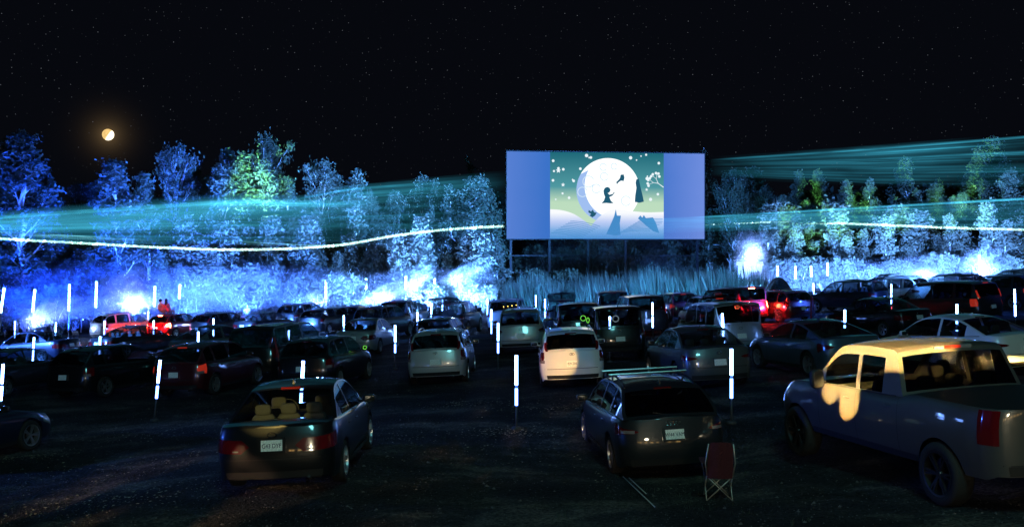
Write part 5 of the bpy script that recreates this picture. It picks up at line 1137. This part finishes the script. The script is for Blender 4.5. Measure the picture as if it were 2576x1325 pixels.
def framed(o_, rects, blobs):
    """light falling through the gaps of a car in front of the lamp: clear rectangles and ragged blobs in lamp space"""
    d_ = o_.data; d_.use_nodes = True; n, l = d_.node_tree.nodes, d_.node_tree.links; em = n['Emission']
    tcx = n.new('ShaderNodeTexCoord'); sp = n.new('ShaderNodeSeparateXYZ'); l.new(tcx.outputs['Normal'], sp.inputs[0]); nz = n.new('ShaderNodeTexNoise'); nz.inputs['Scale'].default_value = 60; nz.inputs['Detail'].default_value = 1; l.new(tcx.outputs['Normal'], nz.inputs['Vector'])
    def md(op, a, b=0.0):
        q_ = n.new('ShaderNodeMath'); q_.operation = op
        for i, v in enumerate((a, b)):
            if isinstance(v, (int, float)): q_.inputs[i].default_value = v
            else: l.new(v, q_.inputs[i])
        return q_.outputs[0]
    X, Y, tot = sp.outputs[0], sp.outputs[1], None
    wob = md('MULTIPLY', md('SUBTRACT', nz.outputs[0], .5), 1.8)
    def smooth(v, a, b): q_ = n.new('ShaderNodeMapRange'); q_.inputs[1].default_value = a; q_.inputs[2].default_value = b; l.new(v, q_.inputs[0]); return q_.outputs[0]
    ks = []
    for x0, x1, y0, y1 in rects: ks.append(md('MULTIPLY', md('MULTIPLY', smooth(X, x0, x0 + .008), smooth(X, x1, x1 - .008)), md('MULTIPLY', smooth(Y, y0, y0 + .007), smooth(Y, y1, y1 - .003))))
    for cx, cy, rx, ry in blobs:
        dx, dy = md('DIVIDE', md('SUBTRACT', X, cx), rx), md('DIVIDE', md('SUBTRACT', Y, cy), ry); ks.append(smooth(md('ADD', md('ADD', md('MULTIPLY', dx, dx), md('MULTIPLY', dy, dy)), wob), 1.35, .75))
    for k in ks: tot = k if tot is None else md('MAXIMUM', tot, k)
    l.new(tot, em.inputs['Strength'])
framed(lamp('warm_lamp', 'SPOT', (-4.0, 1.5, 4.2), 400000, (1, .62, .18), px(2170, 880, 15.0), 13, .2, .015), [(-.045, .085, -.022, .022)], [(-.030, -.036, .012, .013), (-.008, -.040, .012, .022)])  # lit patches on the pickup are shaped inside this lamp
gobo(lamp('warm_lamp', 'SPOT', (-9.5, 4.0, 3.2), 5000, (1, .60, .34), px(330, 1230, 13.5), 40, .9, .03), 13, .52, .66, None, 4.1)  # dapples come from noise in the lamp, nothing stands before it
gobo(lamp('warm_lamp', 'SPOT', (-3.0, 4.0, 3.6), 6000, (1, .62, .34), px(1290, 1040, 20), 16, .8, .03), 26, .54, .66, None, 2.2)
lamp('warm_lamp', 'SPOT', (-3.4, -3.0, 5.2), 32000, (1, .72, .20), carby('black saloon in front').matrix_basis @ Vector((-.15, -1.15, 1.13)), 3.3, .5, .02)
lamp('rear_fill', 'POINT', (1.5, -6.5, 4.2), 1700, (1, .88, .60), rad=.8)  # unseen warm fill added to lift the plates and car tails
lamp('teal_wash', 'POINT', (3.0, -5.0, 19.0), 5500, (.22, .85, .90), rad=2.5)  # unseen teal fill added high up, standing in for the laser sheets' glow

pmat('timber', (.20, .13, .08), .8, vary=(4, .3)); emis('lit_pane', (1, .58, .18), 4.0)
sb_ = empty('snack_bar', loc=(4, -15, gz(4, -15))); tag(sb_, 'low timber snack bar with lit windows, mirrored in the pickup rear window', 'building')
m = MB(); m.box((0, 0, 1.7), (22, 5, 3.4)); obj('wall', m.mesh('wall', False), M['timber'], sb_)
m = MB(); m.box((0, .3, 3.55), (23, 6.4, .26)); obj('roof', m.mesh('roof', False), M['steel_post'], sb_)
for i in range(7):
    m = MB(); m.box((-9 + 3 * i, 2.53, 1.85), (1.7, .04, 1.15)); wf = obj('window', m.mesh('window', False), M['steel_post'], sb_)
    for dx in (-.4, .4): m = MB(); m.box((-9 + 3 * i + dx, 2.56, 1.85), (.70, .02, 1.0)); obj('pane', m.mesh('pane', False), M['lit_pane'], wf)
# ------------------------------------------------------------------ smoke and haze
def smoke(cx, cy, d, sx, sy_, sz, label, dens, rot=0, col=(.8, .86, 1)):
    m = MB(); m.ball((0, 0, 0), 1, 20, 12); o_ = obj('smoke', m, None, loc=px(cx, cy, d)); o_.scale = (sx, sy_, sz); o_.rotation_euler = (0, rot, 0)
    mt = bpy.data.materials.new('smoke'); mt.use_nodes = True; n, l = NG(mt.node_tree); out = n.new('ShaderNodeOutputMaterial'); pv = n.new('ShaderNodeVolumePrincipled'); pv.inputs['Color'].default_value = (*col, 1); pv.inputs['Anisotropy'].default_value = .2
    tcx = n.new('ShaderNodeTexCoord'); ln = n.new('ShaderNodeVectorMath'); ln.operation = 'LENGTH'; l.new(tcx.outputs['Object'], ln.inputs[0])
    nz = n.new('ShaderNodeTexNoise'); nz.inputs['Scale'].default_value = 2.1; nz.inputs['Detail'].default_value = 5; l.new(tcx.outputs['Object'], nz.inputs['Vector'])
    a = n.new('ShaderNodeMath'); a.operation = 'MULTIPLY_ADD'; a.inputs[1].default_value = 2.2; a.inputs[2].default_value = -1.05; l.new(nz.outputs[0], a.inputs[0]); b = n.new('ShaderNodeMath'); b.operation = 'ADD'; l.new(a.outputs[0], b.inputs[0]); l.new(ln.outputs['Value'], b.inputs[1])
    mr = n.new('ShaderNodeMapRange'); mr.interpolation_type = 'SMOOTHSTEP'; mr.inputs[1].default_value = .95; mr.inputs[2].default_value = .15; mr.inputs[3].default_value = 0; mr.inputs[4].default_value = dens; l.new(b.outputs[0], mr.inputs[0]); l.new(mr.outputs[0], pv.inputs['Density']); l.new(pv.outputs[0], out.inputs['Volume'])
    o_.data.materials.append(mt); tag(o_, label, 'smoke', kind='stuff')
for a in [(335, 738, 67, 3.2, 1.5, 2.1, 'smoke', .30), (300, 760, 66, 2.2, 1.0, .9, 'smoke', .25), (130, 790, 64, 2.8, 1.0, 1.0, 'smoke', .36, -.3), (800, 752, 68, 1.3, .8, .8, 'smoke', .35), (970, 742, 70, 2.6, 1.1, .9, 'smoke', .42, -.35), (1050, 708, 73, 1.7, .9, .6, 'smoke', .5, -.65), (1165, 690, 75, 3.0, 1.0, .75, 'smoke', .42, -.4), (1885, 664, 74, 1.7, 1.0, 1.3, 'smoke', .5), (1903, 628, 74, 1.5, .9, 1.8, 'smoke', .32, .35), (1876, 615, 73.5, 1.2, .8, 1.3, 'smoke', .25, -.4), (1915, 690, 73, 2.6, .9, .8, 'smoke', .25), (2335, 688, 75, 1.6, .8, .6, 'smoke', .5), (2475, 665, 75, 2.0, .9, 1.7, 'smoke', .4)]: smoke(*a)
for a in [(230, 752, 72, 14, 3.5, 3.0, 'smoke', .045), (250, 782, 66, 12, 2.5, 1.3, 'smoke', .07), (620, 745, 72, 10, 3, 2.6, 'smoke', .075), (1050, 725, 74, 8, 2, 1.8, 'smoke', .07), (2000, 705, 78, 9, 3, 2.0, 'smoke', .06), (2330, 690, 76, 9, 2, 1.8, 'smoke', .05), (1560, 650, 94, 11, 2, 3.5, 'smoke', .05)]: smoke(*a)
for x, y, d, pw_ in ((340, 775, 66.2, 2600), (85, 812, 63.5, 1300), (800, 768, 67.5, 1000), (965, 752, 69.5, 1100), (1045, 728, 72.5, 1100), (1150, 712, 74.2, 1100), (1893, 640, 74.2, 1100), (2325, 700, 74.4, 1500), (2470, 695, 74.4, 2600)):
    p = px(x, y, d); lamp('smoke_lamp', 'POINT', p, pw_, (.30, .46, 1.0), rad=.12)
for lb in ('red hatchback with blazing', 'red SUV with glowing tail'):     # the brake lights' own glow
    cb = carby(lb)
    for sg in (1, -1): lamp('brake_glow', 'POINT', cb.matrix_basis @ Vector((sg * .70, -2.32, .86)), 140, (1, .03, .05), rad=.08)
